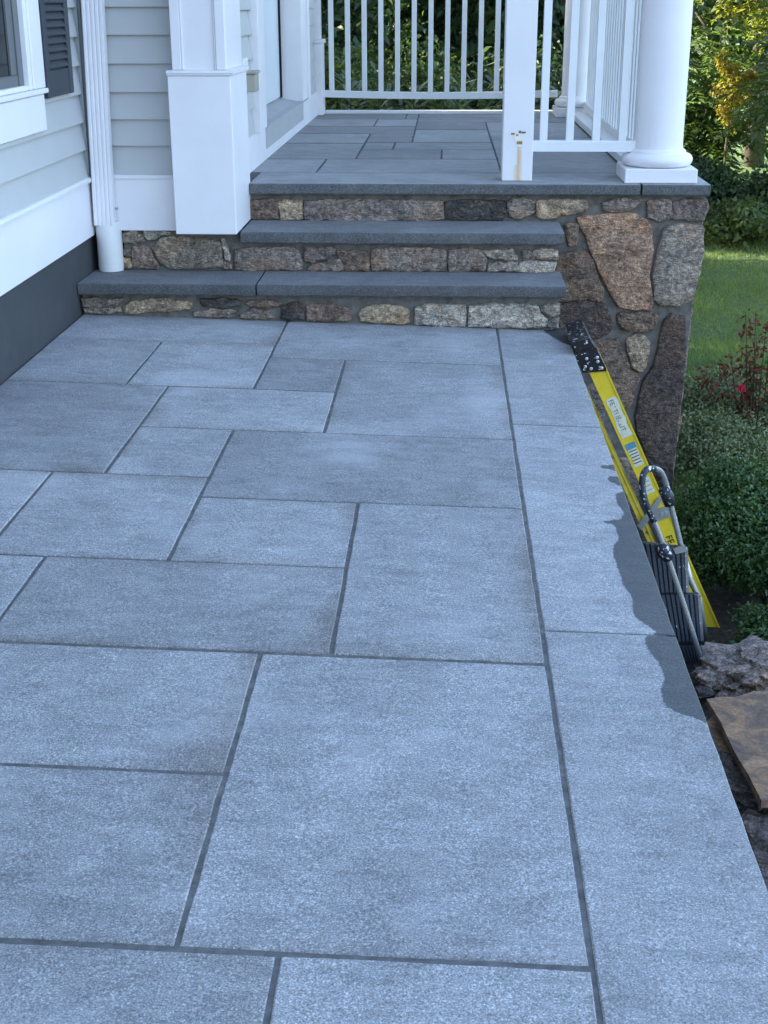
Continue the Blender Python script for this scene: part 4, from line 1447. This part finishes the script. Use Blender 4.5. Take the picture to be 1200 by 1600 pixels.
def stem_plant(name, c, n_st, hgt, spread, leaf_mat, tip_mat, label, cat, seed, lsize=.03, nleaf=26, flowers=0, group=None, lean=.35, aspect=.5, z0=GZ, tipfrac=.7, mode='rose', thick=.005):
    rg = np.random.default_rng(seed)
    t_ = thing(name, label, cat, (c[0], c[1], z0), group)
    mb = MB()
    pa, na, pb, nb = [], [], [], []
    tips = []
    for i in range(n_st):
        a = rg.uniform(0, 6.28)
        e = rg.uniform(.15, 1) * spread
        h = hgt * rg.uniform(.6, 1.05)
        p0 = np.array([c[0] + .1 * spread * math.cos(a), c[1] + .1 * spread * math.sin(a), z0 - .03])
        p2 = np.array([c[0] + e * math.cos(a), c[1] + e * math.sin(a), z0 + h])
        p1 = (p0 + p2) / 2 + np.array([0, 0, lean * h * .25]) + rg.normal(0, .03 * spread, 3)
        q = [(1 - t) ** 2 * p0 + 2 * t * (1 - t) * p1 + t * t * p2 for t in np.linspace(0, 1, 6)]
        mb.tube(q, [thick, thick * .9, thick * .8, thick * .65, thick * .5, thick * .3], 5)
        tips.append(q[-1])
        for k in range(nleaf):
            t = rg.uniform(.22, 1.0)
            p = (1 - t) ** 2 * p0 + 2 * t * (1 - t) * p1 + t * t * p2
            o = rg.normal(0, 1, 3)
            o[2] = abs(o[2]) * .4
            o /= np.linalg.norm(o)
            (pb if t > tipfrac else pa).append(p + o * rg.uniform(.0, .06 if mode == 'rose' else .01))
            (nb if t > tipfrac else na).append(o if mode == 'rose' else np.array([0, 0, 1.0]))
    mb.build('stem', 'twig', t_)
    if mode == 'rose':
        for P, N_, mt in ((pa, na, leaf_mat), (pb, nb, tip_mat)):
            if P:
                v, f = leaves(np.array(P), np.array(N_), lsize, aspect, .1, .7, rg)
                np_mesh('foliage', v, f, mt, t_, (c[0], c[1], z0))
    else:
        V, Fc = [], []
        for P in pa + pb:
            a = rg.uniform(0, 6.28)
            L = lsize * rg.uniform(.6, 1.2)
            w = L * aspect * .5
            d = np.array([math.cos(a), math.sin(a), 0])
            sd_ = np.array([-d[1], d[0], 0])
            up = rg.uniform(.3, 1.1)
            pts = [P, P + d * L * .35 + np.array([0, 0, up * L * .35]), P + d * L * .75 + np.array([0, 0, up * L * .6]), P + d * L * 1.1 + np.array([0, 0, up * L * .55])]
            b = len(V)
            V += [pts[0], pts[1] + sd_ * w, pts[1] - sd_ * w, pts[2] + sd_ * w * .8, pts[2] - sd_ * w * .8, pts[3]]
            Fc += [(b, b + 1, b + 2), (b + 1, b + 3, b + 4), (b + 1, b + 4, b + 2), (b + 3, b + 5, b + 4)]
        np_mesh('foliage', np.array(V), np.array(Fc), leaf_mat, t_, (c[0], c[1], z0))
    return t_, tips


rz, tips = stem_plant('rose_bush', (1.72, 6.95, GZ), 34, 1.08, .40, 'leaf_rose', 'leaf_red', 'rose bush with dark red young shoots and one red bloom', 'rose bush', 21, .036, 75, tipfrac=.72)
fp = aty(1158, 606, 6.75)
rp, rn = blob_points(46, [np.array(fp)], [np.array((.016, .016, .014))], .7, np.random.default_rng(3))
v, f = leaves(rp, rn, .020, .95, 0, .5)
np_mesh('rose_flower', v, f, 'petal', rz, tuple(fp))
MB().tube([(1.72, 6.9, GZ), (1.66, 6.82, -.9), tuple(fp)], [.005, .004, .003], 6).build('stem', 'twig', rz)


# trees ------------------------------------------------------------------
def frond_template(k, L, lw, ll):
    """a pinnate leaf: k pairs of leaflets along a drooping stalk of length L (local x), unit frame"""
    V, Fc = [], []
    for i in range(k):
        t = (i + .6) / k
        x, z = L * t, -.25 * L * t * t
        s = ll * (1 - .35 * abs(t - .45) * 1.6)
        for sg in (1, -1):
            b = len(V)
            dx, dy = .42 * s, sg * s * .9
            V += [(x, 0, z), (x + dx * .5 - lw * .5, dy * .5, z - .03 * s), (x + dx, dy, z - .28 * s), (x + dx * .5 + lw * .5, dy * .5, z - .03 * s)]
            Fc += [(b, b + 1, b + 2), (b, b + 2, b + 3)]
    b = len(V)
    x, z = L, -.25 * L
    V += [(x, 0, z), (x + ll * .4, lw * .6, z - .1 * ll), (x + ll, 0, z - .35 * ll), (x + ll * .4, -lw * .6, z - .1 * ll)]
    Fc += [(b, b + 1, b + 2), (b, b + 2, b + 3)]
    return np.array(V), np.array(Fc)


def tree(name, base_pt, hgt, crown_c, crown_r, n, mat, label, seed, kind='frond', L=.34, ll=.10, lw=.026, trunk=.12, group='trees beyond the lawn', lumps=22, cat='tree', pairs=6, lsize=.09):
    rg = np.random.default_rng(seed)
    t_ = thing(name, label, cat, base_pt, group)
    bx, by, bz = base_pt
    mb = MB()
    wob = rg.normal(0, .12, 2)
    tr = [(bx, by, bz - .2), (bx + wob[0] * .5, by + wob[1] * .5, bz + hgt * .35), (bx + wob[0], by + wob[1], bz + hgt * .7), (bx + wob[0] * 1.5, by, bz + hgt)]
    mb.tube(tr, [trunk, trunk * .8, trunk * .5, trunk * .15], 9)
    mb.build('trunk', 'bark', t_, smooth=True)
    cs, rs = [], []
    c, r = np.array(crown_c), np.array(crown_r)
    for i in range(lumps):
        u = rg.normal(0, 1, 3)
        u /= np.linalg.norm(u)
        cs.append(c + u * r * rg.uniform(.35, .85))
        rs.append(r * rg.uniform(.22, .42))
    mb = MB()
    for i in range(min(12, lumps)):
        k = rg.uniform(.3, .8)
        p0 = np.array(tr[0]) * (1 - k) + np.array(tr[-1]) * k
        e = cs[i]
        mid = (p0 + e) / 2 + rg.normal(0, .1, 3)
        mb.tube([p0, mid, e], [trunk * .28, trunk * .18, .008], 6)
    mb.build('limb', 'bark', t_, smooth=True)
    p, nn = blob_points(n, cs, rs, .6, rg)
    keep = p[:, 2] > bz + .05
    p, nn = p[keep], nn[keep]
    n = len(p)
    if kind == 'frond':
        TV, TF = frond_template(pairs, L, lw, ll)
        d = nn * np.array([1, 1, .5]) + rg.normal(0, .45, (n, 3))
        d[:, 2] = d[:, 2] * .5 - .05
        d /= np.linalg.norm(d, axis=1, keepdims=True)
        up = np.array([0, 0, 1.0]) + rg.normal(0, .25, (n, 3))
        b = np.cross(up, d)
        b /= np.linalg.norm(b, axis=1, keepdims=True)
        w = np.cross(d, b)
        s = rg.uniform(.6, 1.25, n)
        v = (p[:, None, :] + (d[:, None, :] * TV[None, :, 0:1] + b[:, None, :] * TV[None, :, 1:2] + w[:, None, :] * TV[None, :, 2:3]) * s[:, None, None])
        f = (np.arange(n)[:, None, None] * len(TV) + TF[None]).reshape(-1, 3)
        v = v.reshape(-1, 3)
    else:
        v, f = leaves(p, nn, lsize, .5, .2, .9, rg)
    np_mesh('crown', v, f, mat, t_, base_pt)
    return t_


def crown_at(px, py, y, r):
    q = aty(px, py, y)
    return (q.x, q.y, q.z)


# right of the porch, front to back
tree('walnut_tree', (5.0, 16.3, GZ), 5.0, (4.9, 16.2, 1.25), (1.5, 1.1, 1.7), 900, 'leaf_tree', 'tree with long drooping feathery leaves at the right border of the photo', 31, L=.46, ll=.16, lw=.042)
tree('walnut_tree', (2.6, 18.6, GZ), 4.0, (2.9, 18.6, .25), (1.6, 1.2, 1.5), 1100, 'leaf_tree', 'darker feathery leaved tree just beside the column shaft', 32, L=.46, ll=.16, lw=.042)
tree('locust_tree', (4.6, 18.4, GZ), 8.0, (4.3, 18.2, 2.2), (1.6, 1.2, 1.3), 900, 'leaf_tree2', 'yellow green tree catching the sun in the top right corner', 33, L=.5, ll=.15, lw=.04)
sun_b = thing('sunlit_shrub', 'ragged shrub with sun yellow put into its leaves between the dark trees', 'shrub', (3.42, 17.0, GZ))
rg_ = np.random.default_rng(77)
sp_c = [np.array((3.42, 17.0, z_)) + np.array((dx_, 0, 0)) for z_, dx_ in ((-.02, .02), (.12, -.05), (.26, .06), (.36, -.08), (.45, .10), (.52, .2), (.58, -.05), (.72, -.16))]
sp_r = [np.array((a, .12, b)) for a, b in ((.09, .10), (.13, .12), (.17, .11), (.19, .12), (.16, .10), (.10, .07), (.12, .09), (.05, .10))]
P_, N_ = blob_points(1500, sp_c, sp_r, .9, rg_)
v, f = leaves(P_, N_, .055, .45, .2, .9, rg_)
np_mesh('foliage', v, f, 'leaf_sun_yellow', sun_b, (3.42, 17.0, GZ))
MB().tube([(3.42, 17.0, GZ), (3.40, 17.0, -.3), (3.44, 17.0, .4)], [.02, .014, .005], 6).build('stem', 'twig', sun_b)
for i, (x, y_, h, r0, lb) in enumerate(((2.9, 16.4, .5, .9, 'low dark thicket at the far edge of the lawn beside the column'), (4.3, 16.0, .5, .9, 'low dark thicket at the far edge of the lawn by the right border'), (3.45, 15.6, .28, .5, 'small dark bush in the shade at the lawn edge'))):
    bush('thicket', (x, y_, GZ + h * .8), (r0, .8, h * 1.1), 6500, .075, 'leaf_dark' if i < 2 else 'leaf_tree', lb, 'shrub', 14, 'bushes at the lawn edge', seed=40 + i)
# behind the porch
for i, (x, y_, h, cz, r0, lb) in enumerate(((-2.6, 14.2, 4.2, .9, (1.9, 1.3, 1.9), 'dark leafy tree at the left behind the back railing'), (-.7, 15.9, 7.5, 2.6, (1.9, 1.2, 3.4), 'dark leafy tree in the middle behind the back railing'),
                                         (1.2, 16.2, 7.5, 2.4, (1.6, 1.2, 3.4), 'dark leafy tree at the right behind the back railing'))):
    tree('dense_tree', (x, y_, GZ), h, (x, y_, cz), r0, 13000, 'leaf_dark', lb, 50 + i, 'leaf', lsize=.16, trunk=.14, group='dark trees behind the porch', lumps=34)
tree('dense_tree', (-3.9, 12.4, GZ), 7.0, (-3.9, 12.3, 2.6), (1.9, 1.15, 3.2), 11000, 'leaf_dark', 'unseen shade tree added behind the far corner of the house', 58, 'leaf', lsize=.17, trunk=.14, group='dark trees behind the porch', lumps=34)  # added out of view to shade the plants behind the railing
for i, (x, y_, lb) in enumerate(((-.95, 12.7, 'leafy green bush behind the left half of the back railing'), (-.2, 13.2, 'mid green bush behind the middle of the back railing'), (.7, 13.4, 'dark bush behind the back railing beside the newel post'))):
    bush('garden_bush', (x, y_, .0), (.62, .5, 1.2), 8000, .055, ('leaf_tree', 'leaf_tree', 'leaf_dark')[i], lb, 'shrub', 16, 'bushes behind the back railing', seed=60 + i)
for i, (x, y_, h, lb) in enumerate(((-.80, 11.35, 2.15, 'clump of long pale leaves low behind the left end of the back railing'), (-.42, 11.5, 2.0, 'clump of narrow pale leaves left of the middle of the back railing'), (.02, 11.4, 2.05, 'clump of long pale leaves at the middle of the back railing'),
                                   (.34, 11.35, 2.28, 'tall clump of pale leaves behind the right end of the back railing'), (.62, 11.6, 2.1, 'clump of pale leaves hidden mostly by the newel post'))):
    stem_plant('milkweed_clump', (x, y_, GZ), 16, h, .30, 'leaf_strap', 'leaf_strap', lb, 'plant', 70 + i, .17, 26, mode='strap', aspect=.26, group='long leaved plants behind the back railing', tipfrac=2, thick=.006)
bush('sun_break_bush', (-1.38, 11.22, .60), (.30, .46, 1.35), 2100, .075, 'leaf_tree', 'unseen sparse bush added to break up the sun stripe on the lawn', 'shrub', 9, seed=66, zmin=GZ)  # added behind the house so the sun stripe falls ragged
# more trees outside the picture: they close the horizon and shade the garden
rgx = np.random.default_rng(5)
for i, (x, y_, h, cz, r0) in enumerate(((-5.5, 17.5, 4.8, 1.2, (2.4, 1.5, 2.4)), (-4.5, 21.5, 6, 1.6, (2.8, 1.6, 2.8)), (-1.0, 20.9, 6, 1.4, (2.6, 1.3, 2.6)), (1.9, 21.6, 6, 1.4, (2.2, 1.3, 2.6)), (5.2, 23.5, 9, 2.5, (2.6, 2, 3.6)))):
    tree('woodland_tree', (x, y_, GZ), h, (x, y_, cz), r0, 8500, 'leaf_dark', ('woodland tree out of sight behind the house', 'woodland tree far behind the left part of the back railing', 'woodland tree far behind the middle of the back railing', 'woodland tree far behind the newel post', 'tall woodland tree farthest back to the right of the column')[i], 80 + i, 'leaf', lsize=.24, trunk=.18, group='woodland trees closing the garden', lumps=32)

# grass ------------------------------------------------------------------
n = 110000
gy = 6.3 + 12.5 * rng.random(n) ** 1.5
gx = rng.uniform(1.15, 2.5 + (gy - 6.3) * .36 + rng.normal(0, .25, n), n)
gz = GZ + .05 * 0 + np.array([.05 * noise.noise((a * .5, b * .5, 3)) + .018 * noise.noise((a * 2.5, b * 2.5, 7)) for a, b in zip(gx, gy)])
c = np.stack([gx, gy, gz], 1)
a_ = rng.uniform(0, 6.28, n)
hh = rng.uniform(.02, .062, n) * (1 + .5 * np.sin(gx * 5) * np.sin(gy * 4))
w_ = .0026 + .0008 * (gy - 6) / 6
sid = np.stack([np.cos(a_), np.sin(a_), np.zeros(n)], 1) * w_[:, None]
tip = c + np.stack([rng.normal(0, .022, n), rng.normal(0, .022, n), hh], 1)
vv = np.stack([c - sid, c + sid, tip], 1).reshape(-1, 3)
gr = np_mesh('grass', vv, np.arange(3 * n).reshape(n, 3), 'grass')
tag(gr, 'short green grass of the lawn', None, None, 'stuff')
